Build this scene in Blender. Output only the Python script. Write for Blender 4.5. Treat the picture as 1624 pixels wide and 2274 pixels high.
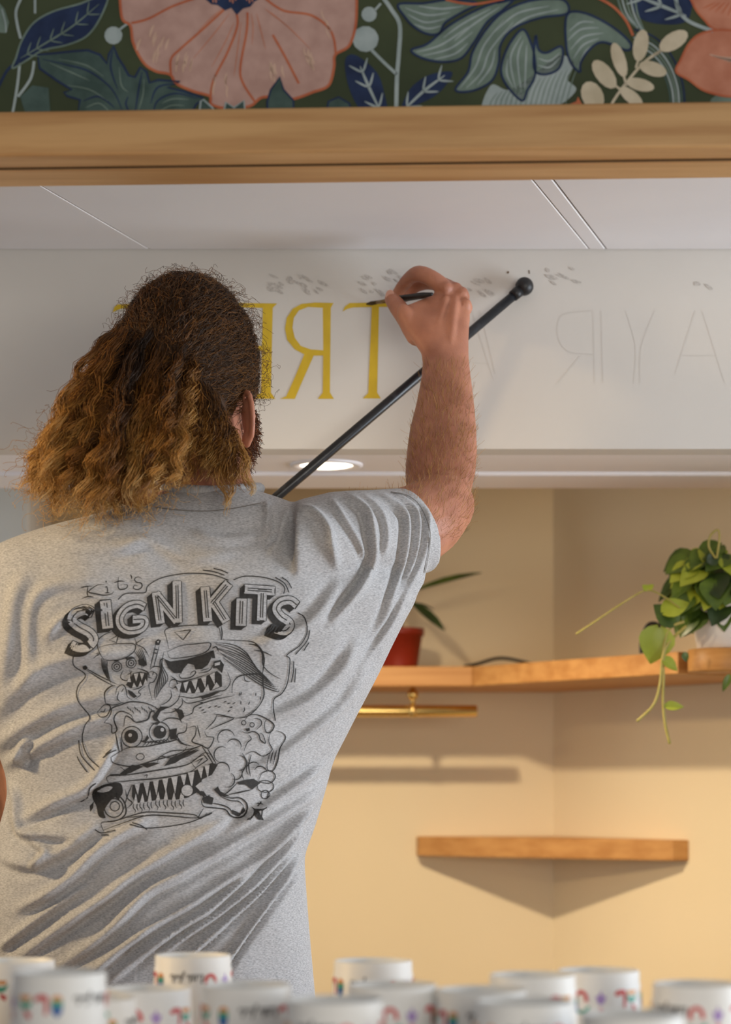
import bpy, bmesh, math, random
import numpy as np
from mathutils import Vector, Matrix
from mathutils.bvhtree import BVHTree
from mathutils.geometry import tessellate_polygon

for _o in list(bpy.data.objects):
    bpy.data.objects.remove(_o)
SC = bpy.context.scene
COL = SC.collection
random.seed(7)
RNG = np.random.default_rng(11)

# ------------------------------------------------------------ camera
F, CX, HY, CZ = 5000.0, 812.0, 1750.0, 1.20      # focal length in pixels, principal column, horizon row, eye height
def P(px, py, d):
    return Vector(((px - CX) / F * d, d, CZ + (HY - py) / F * d))
cam_d = bpy.data.cameras.new('camera')
cam = bpy.data.objects.new('camera', cam_d); COL.objects.link(cam)
cam.location = (0, 0, CZ); cam.rotation_euler = (math.pi / 2, 0, 0)
cam_d.sensor_fit = 'HORIZONTAL'; cam_d.sensor_width = 36.0; cam_d.lens = F / 1624 * 36.0
cam_d.shift_y = (HY - 1137) / 1624
cam_d.clip_start = 0.05
cam_d.dof.use_dof = True; cam_d.dof.focus_distance = 2.95; cam_d.dof.aperture_fstop = 5.2
SC.camera = cam

# ------------------------------------------------------------ world, lights, exposure
w = bpy.data.worlds.new('world'); SC.world = w; w.use_nodes = True
w.node_tree.nodes['Background'].inputs[0].default_value = (0.92, 0.95, 1.0, 1)
w.node_tree.nodes['Background'].inputs[1].default_value = 0.16
SC.view_settings.view_transform = 'Standard'; SC.view_settings.look = 'None'
SC.view_settings.gamma = 1.0; SC.view_settings.use_curve_mapping = False
SC.view_settings.exposure = 0.08

def light(name, kind, loc, target, energy, color, **kw):
    l = bpy.data.lights.new(name, kind); l.energy = energy; l.color = color
    for k, v in kw.items(): setattr(l, k, v)
    o = bpy.data.objects.new(name, l); COL.objects.link(o); o.location = loc
    o.rotation_euler = (Vector(target) - Vector(loc)).to_track_quat('-Z', 'Y').to_euler()
    return o
# assumed unseen daylight from the right of the camera, brightens the shirt flank
light('assumed_right_daylight', 'AREA', (3.0, 2.45, 1.05), (0.0, 2.95, 1.35), 80, (0.84, 0.92, 1.0), shape='RECTANGLE', size=1.2, size_y=1.5)
light('front_fill', 'AREA', (1.1, -1.3, 1.25), (0.0, 2.4, 1.15), 48, (1.0, 0.94, 0.84), shape='RECTANGLE', size=2.0, size_y=1.2)  # added warm fill behind the camera, brightens the cups
light('added_column_fill', 'AREA', (-1.7, 3.70, 1.45), (-0.62, 4.05, 1.5), 3.5, (0.84, 0.93, 1.0), shape='RECTANGLE', size=0.5, size_y=0.9)  # added cool fill from the left, brightens the pale column; no window there
# assumed warm key, up to the left, grazing the shirt folds; no lamp modelled
light('assumed_warm_key', 'SPOT', (-1.50, 2.36, 1.90), (-0.2, 2.77, 1.20), 60, (1.0, 0.73, 0.40), spot_size=math.radians(66), spot_blend=0.6, shadow_soft_size=0.07)

# ------------------------------------------------------------ helpers
def link(o, parent=None):
    COL.objects.link(o)
    if parent is not None:
        o.parent = parent
        o.matrix_parent_inverse = Matrix.Identity(4)
    return o
def tag(o, label=None, cat=None, group=None, kind=None):
    if label: o['label'] = label
    if cat: o['category'] = cat
    if group: o['group'] = group
    if kind: o['kind'] = kind
    return o
def empty(name, loc=(0, 0, 0), rz=0):
    o = bpy.data.objects.new(name, None); o.location = loc; o.rotation_euler = (0, 0, rz)
    o.empty_display_size = 0.05
    return link(o)
def mesh_obj(name, verts, faces, mats, parent=None, midx=None, smooth=False, loc=None):
    """verts are world coordinates; kept relative to the parent's origin (parents are never rotated when this is used)"""
    me = bpy.data.meshes.new(name)
    off = Vector(parent_origin(parent)) if parent is not None else Vector((0, 0, 0))
    if loc is not None: off = off + Vector(loc)
    vs = np.asarray([tuple(v) for v in verts], dtype=float) - np.array(off)
    me.from_pydata(vs.tolist(), [], [list(f) for f in faces])
    if not isinstance(mats, (list, tuple)): mats = [mats]
    for m in mats: me.materials.append(m)
    if midx is not None: me.polygons.foreach_set('material_index', list(midx))
    if smooth: me.polygons.foreach_set('use_smooth', [True] * len(me.polygons))
    me.update()
    o = bpy.data.objects.new(name, me)
    if loc is not None: o.location = loc
    return link(o, parent)
def parent_origin(p):
    v = Vector((0, 0, 0))
    while p is not None:
        v = v + Vector(p.location); p = p.parent
    return v
class MB:
    """collects shapes, then links them as one mesh"""
    def __init__(s): s.v, s.f, s.m = [], [], []
    def add(s, vs, fs, m=0):
        b = len(s.v); s.v += [tuple(v) for v in vs]; s.f += [[i + b for i in f] for f in fs]; s.m += [m] * len(fs)
    def hexa(s, c, m=0):      # 8 corners: bottom loop 0-3, top loop 4-7
        s.add(c, [(0, 3, 2, 1), (4, 5, 6, 7), (0, 1, 5, 4), (1, 2, 6, 5), (2, 3, 7, 6), (3, 0, 4, 7)], m)
    def box(s, x0, x1, y0, y1, z0, z1, m=0):
        s.hexa([(x0, y0, z0), (x1, y0, z0), (x1, y1, z0), (x0, y1, z0), (x0, y0, z1), (x1, y0, z1), (x1, y1, z1), (x0, y1, z1)], m)
    def tube(s, pts, rad, n=10, m=0, cap=True, squash=None):
        pts = [Vector(p) for p in pts]; k = len(pts)
        if not hasattr(rad, '__len__'): rad = [rad] * k
        t0 = (pts[1] - pts[0]).normalized()
        up = Vector((0, 0, 1)) if abs(t0.z) < 0.9 else Vector((0, 1, 0))
        u = t0.cross(up).normalized(); vs = []
        for i, p in enumerate(pts):
            t = (pts[min(i + 1, k - 1)] - pts[max(i - 1, 0)]).normalized()
            u = (u - t * u.dot(t)).normalized(); v = t.cross(u)
            for j in range(n):
                a = 2 * math.pi * j / n
                vs.append(p + (u * math.cos(a) + v * math.sin(a)) * rad[i])
        fs = [(i * n + j, i * n + (j + 1) % n, (i + 1) * n + (j + 1) % n, (i + 1) * n + j) for i in range(k - 1) for j in range(n)]
        if cap: fs += [tuple(range(n))[::-1], tuple((k - 1) * n + j for j in range(n))]
        s.add(vs, fs, m)
    def lathe(s, prof, c=(0, 0, 0), n=28, m=0, close=False):
        vs = [(c[0] + r * math.cos(2 * math.pi * j / n), c[1] + r * math.sin(2 * math.pi * j / n), c[2] + z) for r, z in prof for j in range(n)]
        k = len(prof)
        fs = [(i * n + j, i * n + (j + 1) % n, (i + 1) * n + (j + 1) % n, (i + 1) * n + j) for i in range(k - 1) for j in range(n)]
        if close: fs += [tuple(range(n))[::-1], tuple((k - 1) * n + j for j in range(n))]
        s.add(vs, fs, m)
    def ball(s, c, r, n=16, m=0, sc=(1, 1, 1)):
        c = Vector(c); prof = []
        vs = []; k = n // 2
        for i in range(k + 1):
            a = math.pi * i / k
            for j in range(n):
                b = 2 * math.pi * j / n
                vs.append((c.x + r * sc[0] * math.sin(a) * math.cos(b), c.y + r * sc[1] * math.sin(a) * math.sin(b), c.z + r * sc[2] * math.cos(a)))
        fs = [(i * n + j, (i + 1) * n + j, (i + 1) * n + (j + 1) % n, i * n + (j + 1) % n) for i in range(k) for j in range(n)]
        s.add(vs, fs, m)
    def build(s, name, mats, parent=None, smooth=False, loc=None):
        return mesh_obj(name, s.v, s.f, mats, parent, s.m, smooth, loc)
def bevel(o, wd=0.003, seg=2):
    md = o.modifiers.new('bevel', 'BEVEL'); md.width = wd; md.segments = seg; md.limit_method = 'ANGLE'; return o
def catmull(pts, per=8, closed=False):
    pts = [np.array(p, float) for p in pts]; n = len(pts); out = []
    if n < 3 and not closed:
        return [tuple(pts[0] + (pts[-1] - pts[0]) * t) for t in np.linspace(0, 1, per + 1)]
    rng = n if closed else n - 1
    for i in range(rng):
        if closed: a, b, c, d = pts[(i - 1) % n], pts[i], pts[(i + 1) % n], pts[(i + 2) % n]
        else: a, b, c, d = pts[max(i - 1, 0)], pts[i], pts[i + 1], pts[min(i + 2, n - 1)]
        for k in range(per):
            t = k / per
            out.append(tuple(0.5 * ((2 * b) + (c - a) * t + (2 * a - 5 * b + 4 * c - d) * t * t + (3 * b - a - 3 * c + d) * t ** 3)))
    if not closed: out.append(tuple(pts[-1]))
    return out

# ------------------------------------------------------------ materials
def mat(name, base, rough=0.6, metal=0.0, spec=0.5, base2=None, nscale=(20, 20, 20), ndetail=4, lo=0.35, hi=0.65,
        bump=0.0, bscale=200.0, sss=0.0, trans=0.0, coat=0.0, coords='Object', distort=0.0):
    m = bpy.data.materials.new(name); m.use_nodes = True; nt = m.node_tree; N = nt.nodes; L = nt.links
    b = N['Principled BSDF']
    b.inputs['Base Color'].default_value = (*base, 1); b.inputs['Roughness'].default_value = rough
    b.inputs['Metallic'].default_value = metal; b.inputs['Specular IOR Level'].default_value = spec
    b.inputs['Coat Weight'].default_value = coat
    tc = N.new('ShaderNodeTexCoord')
    if base2 is not None:
        mp = N.new('ShaderNodeMapping'); mp.inputs['Scale'].default_value = nscale
        nz = N.new('ShaderNodeTexNoise'); nz.inputs['Scale'].default_value = 1.0; nz.inputs['Detail'].default_value = ndetail
        nz.inputs['Distortion'].default_value = distort
        rp = N.new('ShaderNodeValToRGB'); rp.color_ramp.elements[0].position = lo; rp.color_ramp.elements[1].position = hi
        rp.color_ramp.elements[0].color = (*base, 1); rp.color_ramp.elements[1].color = (*base2, 1)
        L.new(tc.outputs[coords], mp.inputs['Vector']); L.new(mp.outputs[0], nz.inputs['Vector'])
        L.new(nz.outputs[0], rp.inputs[0]); L.new(rp.outputs[0], b.inputs['Base Color'])
    if bump:
        nb = N.new('ShaderNodeTexNoise'); nb.inputs['Scale'].default_value = bscale; nb.inputs['Detail'].default_value = 3
        bp = N.new('ShaderNodeBump'); bp.inputs['Strength'].default_value = bump; bp.inputs['Distance'].default_value = 0.002
        L.new(tc.outputs[coords], nb.inputs['Vector']); L.new(nb.outputs[0], bp.inputs['Height']); L.new(bp.outputs[0], b.inputs['Normal'])
    if sss:
        b.inputs['Subsurface Weight'].default_value = sss; b.inputs['Subsurface Radius'].default_value = (1.0, 0.3, 0.15)
        b.inputs['Subsurface Scale'].default_value = 0.006
    if trans: b.inputs['Transmission Weight'].default_value = trans
    return m
def S(r, g, b):       # sRGB 0-255 -> linear
    return tuple((c / 255 / 12.92) if c / 255 <= 0.04045 else ((c / 255 + 0.055) / 1.055) ** 2.4 for c in (r, g, b))
M = {}
M['oak'] = mat('oak', S(188, 140, 88), 0.5, base2=S(214, 170, 116), nscale=(3, 40, 60), bump=0.05, bscale=90)
M['oak_y'] = mat('oak_y', S(176, 122, 62), 0.5, base2=S(198, 146, 84), nscale=(3, 40, 60), bump=0.05, bscale=90)
M['ceil'] = mat('ceiling_white', S(238, 236, 238), 0.75, base2=S(243, 241, 242), nscale=(3, 3, 3), bump=0.03, bscale=40)
M['bulk'] = mat('bulkhead_white', S(212, 208, 202), 0.8, base2=S(220, 216, 210), nscale=(2.5, 2.5, 2.5), bump=0.04, bscale=60)
M['beam'] = mat('beam_white', S(244, 242, 246), 0.6)
M['wall'] = mat('wall_cream', S(226, 210, 178), 0.85, base2=S(230, 214, 184), nscale=(2, 2, 2), bump=0.05, bscale=80)
M['pale'] = mat('column_white', S(232, 234, 230), 0.8)
M['seam'] = mat('seam_dark', S(128, 124, 120), 0.9)
M['groove'] = mat('groove_dark', S(96, 70, 40), 0.9)
M['floor'] = mat('floor_boards', S(96, 78, 60), 0.6, base2=S(116, 96, 74), nscale=(3, 3, 3))
M['brass'] = mat('brass', (0.83, 0.58, 0.20), 0.22, metal=1.0)
M['brassd'] = mat('brass_dull', (0.7, 0.5, 0.2), 0.4, metal=1.0)
M['black'] = mat('black_satin', (0.012, 0.012, 0.013), 0.45, bump=0.1, bscale=300)
M['rod'] = mat('rod_black', (0.012, 0.013, 0.016), 0.35, base2=(0.028, 0.03, 0.036), nscale=(60, 60, 60), lo=0.55, hi=0.7)
M['white'] = mat('paper_white', S(248, 247, 244), 0.45)
M['gold'] = mat('gold_paint', S(206, 172, 24), 0.45, base2=S(218, 184, 30), nscale=(60, 60, 30))
M['pencil'] = mat('pencil_grey', S(207, 203, 197), 0.9)
M['smudge'] = mat('smudge_grey', S(176, 171, 165), 0.9, base2=S(206, 201, 195), nscale=(300, 300, 300))

# ------------------------------------------------------------ structure
floor = MB(); floor.box(-3, 3, -4.5, 5.2, -0.1, 0.0); tag(floor.build('floor', M['floor']), kind='structure')

# lintel carrying the painted mural, with an oak casing under it
def DL(px): return 2.520 / (1 + 0.0466 * (px - CX) / F)       # a plane that runs very slightly nearer to the right
lt = MB()
LXL, LXR = -2600, 4200
def lint(px, py, back=0.0):
    p = P(px, py, DL(px)); p.y += back; return p
z_top = 2.75
def lhex(mb, y_a, y_b, f, bk, m=0, top=None):
    zz = lambda y: CZ + (HY - y) / F * 2.52
    p0, p1 = lint(LXL, 0), lint(LXR, 0); p0.y += f; p1.y += f
    D = Vector((0, bk - f, 0)); zb, zt = zz(y_b), (top or zz(y_a))
    mk = lambda p, z: Vector((p.x, p.y, z))
    mb.hexa([mk(p0, zb), mk(p1, zb), mk(p1, zb) + D, mk(p0, zb) + D, mk(p0, zt), mk(p1, zt), mk(p1, zt) + D, mk(p0, zt) + D], m)
lhex(lt, 0, 262, 0.0, 0.09, 0, z_top)
M['mural_ground'] = mat('mural_ground', S(74, 84, 58), 0.85, base2=S(60, 70, 48), nscale=(9, 9, 9))
lintel = lt.build('wall_lintel', M['mural_ground']); tag(lintel, kind='structure')
tr = MB(); lhex(tr, 249, 348, -0.022, 0.028)
t1 = bevel(tr.build('trim_1', M['oak']), 0.003); tag(t1, kind='structure')
tr = MB(); lhex(tr, 330, 350.5, 0.028, 0.0315); tag(tr.build('trim_2', M['groove']), kind='structure')
tr = MB(); lhex(tr, 320, 352, 0.0315, 0.10)
tag(bevel(tr.build('trim_3', M['oak']), 0.002), kind='structure')

# ceiling of the painted bay: flat panels with joints between them
ZC = CZ + 1196 / F * 3.30
def on_ceiling(px, py): d = (ZC - CZ) * F / (HY - py); return P(px, py, d)
ceil_back = MB(); ceil_back.box(-3, 3, 2.6, 3.5, ZC + 0.012, ZC + 0.05)
ceiling = ceil_back.build('ceiling', M['seam']); tag(ceiling, kind='structure')
def seam_x(pa, pb):          # line on the ceiling through two pixels: x as a function of depth
    a, b = on_ceiling(*pa), on_ceiling(*pb)
    return lambda d: a.x + (b.x - a.x) * (d - a.y) / (b.y - a.y)
lines = [seam_x((52, 390), (338, 557)), seam_x((1165, 378), (1300, 543)), seam_x((1212, 378), (1336, 540))]
def panel(xa, xb, g0, g1):
    d0, d1 = 2.60, 3.298
    h = 0.0012
    pts = [(xa(d0) + g0, d0), (xb(d0) - g1, d0), (xb(d1) - g1, d1), (xa(d1) + g0, d1)]
    mb = MB(); mb.hexa([(x, y, ZC) for x, y in pts] + [(x, y, ZC + 0.014) for x, y in pts])
    return bevel(mb.build('ceiling_panel', M['ceil'], ceiling), 0.0012, 1)
panel(lambda d: -3.0, lines[0], 0, 0.0008); panel(lines[0], lines[1], 0.0008, 0.0008)
panel(lines[1], lines[2], 0.0008, 0.0012); panel(lines[2], lambda d: 3.0, 0.0012, 0)

# bulkhead the sign is painted on: face at 3.30 m, stepped underside with a recessed lamp
DB = 3.30
ZB = CZ + (HY - 997) / F * DB
bk = MB(); bk.box(-3, 3, DB, DB + 0.06, ZB, ZC + 0.02)
bulk = bk.build('wall_bulkhead', M['bulk']); tag(bulk, kind='structure')
ds1 = (ZB - CZ) * F / (HY - 1050); ds2 = (ZB - CZ) * F / (HY - 1084)
sf = MB(); sf.box(-3, 3, DB + 0.06, ds1, ZB, ZB + 0.10)
sof = sf.build('ceiling_soffit', M['beam']); tag(sof, kind='structure')
zlip = ZB - 0.006
dlip = (zlip - CZ) * F / (HY - 1085)
sf = MB(); sf.box(-3, 3, ds1 - 0.01, dlip, zlip, ZB + 0.10)
tag(bevel(sf.build('trim_4', M['beam']), 0.004), kind='structure')
# higher ceiling behind the beam
hb = MB(); hb.box(-3, 3, 3.4, 5.2, 2.45, 2.5); hb.box(-3, 3, DB + 0.061, 3.42, ZB + 0.1, 2.46)
tag(hb.build('ceiling_back', M['wall']), kind='structure')

# back wall and the wall that turns towards the room at an obtuse corner
DW = 4.36
xc = P(1229, 1600, DW).x
bw = MB(); bw.box(-3, xc + 0.05, DW, DW + 0.1, 0, 2.47)
tag(bw.build('wall_back', M['wall']), kind='structure')
ang = math.radians(-55)
dr = Vector((math.cos(ang), math.sin(ang), 0)); nr = Vector((-dr.y, dr.x, 0))     # along the wall towards the room, and outwards
def RW(t, off=0.0, z=0.0): return Vector((xc, DW, z)) + dr * t - nr * off          # off: towards the room
rw = MB(); rw.hexa([RW(-0.02), RW(1.45), RW(1.45, -0.1), RW(-0.02, -0.1), RW(-0.02, 0, 2.47), RW(1.45, 0, 2.47), RW(1.45, -0.1, 2.47), RW(-0.02, -0.1, 2.47)])
tag(rw.build('wall_right', M['wall']), kind='structure')
# pale column at the far left
cl = MB(); xcol = P(72, 1150, 4.1).x; cl.box(-3, xcol, 4.05, DW, 0, 2.47)
tag(bevel(cl.build('wall_left', M['pale']), 0.01), kind='structure')

# ------------------------------------------------------------ flat painted shapes laid on a surface
class Flat:
    """filled outlines and brush strokes given in drawing coordinates, put on a surface by place(x, y, lift)"""
    def __init__(s, place, fine=None): s.pl, s.fine, s.mb = place, fine, MB()
    def fill(s, pts, m=0, lift=1, smooth=False, per=6):
        if smooth: pts = catmull(pts, per, True)
        v2 = [Vector((p[0], p[1], 0)) for p in pts]
        tris = tessellate_polygon([v2])
        if s.fine:
            bm = bmesh.new(); vs = [bm.verts.new(v) for v in v2]
            for t in tris:
                try: bm.faces.new([vs[i] for i in t])
                except ValueError: pass
            for _ in range(6):
                long = [e for e in bm.edges if e.calc_length() > s.fine]
                if not long: break
                bmesh.ops.subdivide_edges(bm, edges=long, cuts=1)
                bmesh.ops.triangulate(bm, faces=bm.faces[:])
            bm.verts.index_update()
            s.mb.add([s.pl(v.co.x, v.co.y, lift) for v in bm.verts], [[v.index for v in f.verts] for f in bm.faces], m)
            bm.free()
        else:
            s.mb.add([s.pl(v.x, v.y, lift) for v in v2], tris, m)
    def stroke(s, pts, wd, m=0, lift=2, smooth=True, closed=False, per=7, taper=False):
        q = catmull(pts, per, closed) if smooth else ([tuple(p) for p in pts] + ([tuple(pts[0])] if closed else []))
        if smooth and closed: q = q + [q[0]]
        if not smooth and s.fine:
            r = [q[0]]
            for a, b in zip(q, q[1:]):
                k = max(1, int(math.hypot(b[0] - a[0], b[1] - a[1]) / s.fine))
                r += [(a[0] + (b[0] - a[0]) * i / k, a[1] + (b[1] - a[1]) * i / k) for i in range(1, k + 1)]
            q = r
        n = len(q); vs = []
        ws = wd if hasattr(wd, '__len__') else None
        for i, p in enumerate(q):
            a, b = q[max(i - 1, 0)], q[min(i + 1, n - 1)]
            if closed and i in (0, n - 1): a, b = q[n - 2], q[1]
            tx, ty = b[0] - a[0], b[1] - a[1]; L = math.hypot(tx, ty) or 1
            t = i / max(n - 1, 1)
            hw = (np.interp(t, np.linspace(0, 1, len(ws)), ws) if ws is not None else wd) / 2
            if taper: hw *= 0.25 + 0.75 * math.sin(math.pi * min(max(t, 0.02), 0.98))
            nx, ny = -ty / L * hw, tx / L * hw
            vs += [s.pl(p[0] + nx, p[1] + ny, lift), s.pl(p[0] - nx, p[1] - ny, lift)]
        s.mb.add(vs, [(2 * i, 2 * i + 1, 2 * i + 3, 2 * i + 2) for i in range(n - 1)], m)
    def build(s, name, mats, parent=None):
        return s.mb.build(name, mats, parent)

# ------------------------------------------------------------ mirrored gold lettering and pencil work on the bulkhead
def on_bulk(px, py, lift): 
    p = P(px, py, DB); p.y -= 0.0004 + 0.0002 * lift; return p
def letter(fn):
    f = Flat(on_bulk); fn(f); return f.build('painted_letter', M['gold'], bulk)
def L_T(f, x=0):
    f.fill([(761 + x, 692), (766 + x, 681), (777 + x, 673), (896 + x, 671), (906 + x, 688), (902 + x, 690), (890 + x, 681), (842 + x, 682), (838 + x, 872), (846 + x, 885), (806 + x, 885), (818 + x, 873), (826 + x, 682), (785 + x, 683), (772 + x, 686)], smooth=False)
def L_R(f):
    f.fill([(741, 673), (700, 672), (670, 675), (650, 686), (637, 706), (633, 730), (638, 755), (655, 776), (676, 787), (655, 838), (636, 880), (622, 886), (655, 886), (672, 846), (697, 790), (718, 790), (717, 872), (706, 886), (742, 886), (733, 872), (735, 684)])
    f.fill([(717, 684), (718, 778), (690, 776), (668, 768), (655, 750), (650, 728), (653, 706), (664, 690), (684, 682)], 1, 2)
letter(lambda f: L_T(f))
fr = Flat(on_bulk); L_R(fr); fr.build('painted_letter', [M['gold'], M['bulk']], bulk)
def L_E(f):
    f.fill([(616, 674), (520, 673), (512, 692), (530, 683), (584, 684), (582, 768), (535, 770), (535, 779), (582, 779), (580, 874), (530, 874), (508, 862), (512, 885), (612, 886), (602, 872), (606, 684)])
def L_A(f):
    f.stroke([(440, 674), (498, 884)], 20, smooth=False); f.stroke([(436, 690), (378, 884)], 9, smooth=False); f.stroke([(400, 818), (476, 818)], 8, smooth=False)
letter(L_E); letter(L_A)
letter(lambda f: f.fill([(250, 694), (254, 682), (262, 676), (372, 674), (374, 690), (362, 683), (322, 684), (320, 872), (330, 886), (292, 886), (302, 872), (304, 684), (268, 686)]))
pc = Flat(on_bulk)
rr = random.Random(3); lf = 0.4
for (x0, y0, n, sx, sy) in ((590, 628, 24, 120, 34), (770, 618, 11, 130, 34), (1020, 628, 8, 60, 40), (1205, 612, 10, 70, 36), (790, 655, 5, 60, 14), (1540, 640, 3, 30, 14)):
    for k in range(n):
        x, y = x0 + rr.random() * sx, y0 + rr.random() * sy - 20; lf += 0.03
        l = rr.uniform(8, 26); a = rr.uniform(0.3, 0.7)
        pc.stroke([(x, y), (x + l * math.cos(a) * .5, y + l * math.sin(a) * .5 + 1), (x + l * math.cos(a), y + l * math.sin(a))], rr.uniform(3, 9), 0, lf, taper=True)
pc.build('pounce_smudge', M['smudge'], bulk)
pl = Flat(on_bulk); lf = 0.4
for q in ([(1048, 690), (1070, 760), (1097, 845)], [(1066, 690), (1084, 760), (1100, 830)], [(1050, 806), (1088, 808)],
          [(1390, 690), (1412, 770), (1408, 850)], [(1455, 690), (1425, 770), (1422, 850)], [(1545, 690), (1500, 830)], [(1560, 690), (1610, 850)], [(1515, 790), (1590, 790)],
          [(1318, 690), (1322, 850)], [(1336, 690), (1340, 850)], [(1318, 690), (1250, 700), (1240, 745), (1262, 780), (1318, 788)], [(1290, 790), (1240, 850)]):
    lf += 0.06; pl.stroke(q, 1.0, 0, lf)
pl.build('pencil_guideline', M['pencil'], bulk)
tk = Flat(on_bulk); tk.stroke([(1127, 607), (1130, 603)], 4, 0, 0.4); tk.stroke([(1175, 600), (1176, 608)], 2.5, 0, 0.4); tk.build('pencil_tick', M['groove'], bulk)

# ------------------------------------------------------------ recessed lamp in the beam
M['lampglow'] = bpy.data.materials.new('lamp_glow'); M['lampglow'].use_nodes = True
_b = M['lampglow'].node_tree.nodes['Principled BSDF']; _b.inputs['Emission Color'].default_value = (1, 0.86, 0.66, 1); _b.inputs['Emission Strength'].default_value = 5.0
dlamp = (ZB - CZ) * F / (HY - 1031)
lp = P(725, 1031, dlamp)
dl = empty('recessed_downlight', (lp.x, lp.y, ZB)); tag(dl, 'round recessed downlight glowing in the white beam behind the black stick', 'lamp')
mb = MB(); mb.lathe([(0.056, 0.0), (0.056, -0.003), (0.050, -0.0045), (0.042, -0.003), (0.040, 0.0)], lp.to_tuple()[:2] + (ZB,), 40); mb.build('trim_ring', M['beam'], dl, True)
mb = MB(); mb.lathe([(0.0005, -0.002), (0.034, -0.0035), (0.042, -0.001)], lp.to_tuple()[:2] + (ZB,), 36); mb.build('lamp_glass', M['lampglow'], dl, True)
def downlight(name, loc, energy, size=160, tgt=None):
    o = light(name, 'SPOT', loc, tgt or (loc[0], loc[1] + 0.25, 0), energy, (1.0, 0.80, 0.53), spot_size=math.radians(size), spot_blend=1.0, shadow_soft_size=0.022)
    return o
downlight('downlight_beam', (lp.x, lp.y, ZB - 0.012), 60)
downlight('assumed_lamp_behind_beam', (0.62, 3.80, 2.40), 7, 120)  # assumed second lamp, unseen; lifts the upper back wall

# ------------------------------------------------------------ shelves
def extr(mb, pts, z0, z1, m=0):       # prism over a plan outline (counter-clockwise)
    n = len(pts)
    mb.add([(x, y, z0) for x, y in pts] + [(x, y, z1) for x, y in pts], [tuple(range(n))[::-1], tuple(range(n, 2 * n))] + [(i, (i + 1) % n, n + (i + 1) % n, n + i) for i in range(n)], m)
dS = 4.09
zs1 = P(900, 1480, dS).z; zs0 = P(900, 1524, dS).z
xi = P(1050, 1500, dS).x
wd = 0.0
# inner corner sits in front of the wall corner; the right arm follows the turning wall
tI = 0.0
v_in = Vector((xi, dS, 0))
offI = -(v_in - Vector((xc, DW, 0))).dot(nr)
tIn = (v_in - Vector((xc, DW, 0))).dot(dr)
_k = (1506 - CX) / F; _b0 = RW(0, offI); tEnd = (_b0.x - _k * _b0.y) / (_k * dr.y - dr.x)
shelf = empty('corner_shelf', (xi, dS, zs0)); tag(shelf, 'long oak corner shelf holding the red pot and the trailing plant', 'shelf')
g = 0.0
mb = MB(); extr(mb, [(-0.62, dS), (xi, dS), (xc, DW - 0.0005), (-0.62, DW - 0.0005)], zs0, zs1); bevel(mb.build('shelf_board', M['oak_y'], shelf), 0.002)
a = RW(tIn, offI); b = RW(tEnd, offI); c = RW(tEnd, 0.0005); e = RW(0, 0.0005)
mb = MB(); extr(mb, [(a.x + 0.0006, a.y), (b.x, b.y), (c.x, c.y), (e.x, e.y)], zs0, zs1); bevel(mb.build('shelf_board', M['oak_y'], shelf), 0.002)

zl1 = CZ + (HY - 1862) / F * 4.16; zl0 = CZ + (HY - 1907) / F * 4.16
def ray_wall_left(px): return P(px, 1880, DW).x, DW
pa = P(925, 1880, DW)
# right end of the lower shelf, where its sight line meets the turning wall
k = (1531 - CX) / F
tt = (xc - k * DW) / (k * dr.y - dr.x)
pbv = RW(tt, 0.0006)
ls = MB(); extr(ls, [(pa.x, DW - 0.0006), (pa.x + 0.003, DW - 0.03), (pbv.x - 0.03, pbv.y - 0.008), (pbv.x, pbv.y), (xc, DW - 0.001)], zl0, zl1)
lsh = bevel(ls.build('lower_shelf', M['oak_y']), 0.002); tag(lsh, 'empty small oak shelf cutting across the wall corner, lower right', 'shelf')

# ------------------------------------------------------------ brass picture light under the shelf
dbar = 4.13
c0, c1 = P(700, 1579, dbar), P(1060, 1579, dbar); r = 13 / F * dbar
pl_ = empty('picture_light', (c0.x, dbar, c0.z)); tag(pl_, 'horizontal polished brass bar lamp hanging under the oak corner shelf', 'lamp')
mb = MB(); mb.tube([c0 + Vector((-0.35, 0, 0)), c0, c1 - Vector((0.002, 0, 0)), c1], [r, r, r, r * .85], 24); mb.build('lamp_tube', M['brass'], pl_, True)
mb = MB(); s0 = P(917, 1579, dbar); mb.tube([s0, Vector((s0.x, dbar, zs0 - 0.0004))], 0.0042, 12); mb.ball((s0.x, dbar, s0.z + 0.03), 0.0105, 14); mb.build('stem', M['brass'], pl_, True)
mb = MB(); mb.tube([s0 + Vector((-0.006, 0, 0)), s0 + Vector((0.006, 0, 0))], r * 1.12, 24); mb.build('collar', M['brassd'], pl_, True)

# ------------------------------------------------------------ cables on the shelf
def cable(name, pts, rad, label):
    mb = MB(); mb.tube(catmull(pts, 8), rad, 8); return tag(mb.build(name, M['black'], None, True), label, 'cable')
zc = zs1 + 0.0035
cable('power_cable', [(P(1032, 1476, 4.16).x, 4.16, zc), (P(1060, 1470, 4.18).x, 4.18, zc + 0.006), (P(1110, 1462, 4.2).x, 4.22, zc + 0.019), (P(1160, 1464, 4.2).x, 4.22, zc + 0.013), (P(1215, 1468, 4.2).x, 4.22, zc)], 0.0032, 'black cable lying on the shelf between the red pot and the wall corner')

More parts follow.
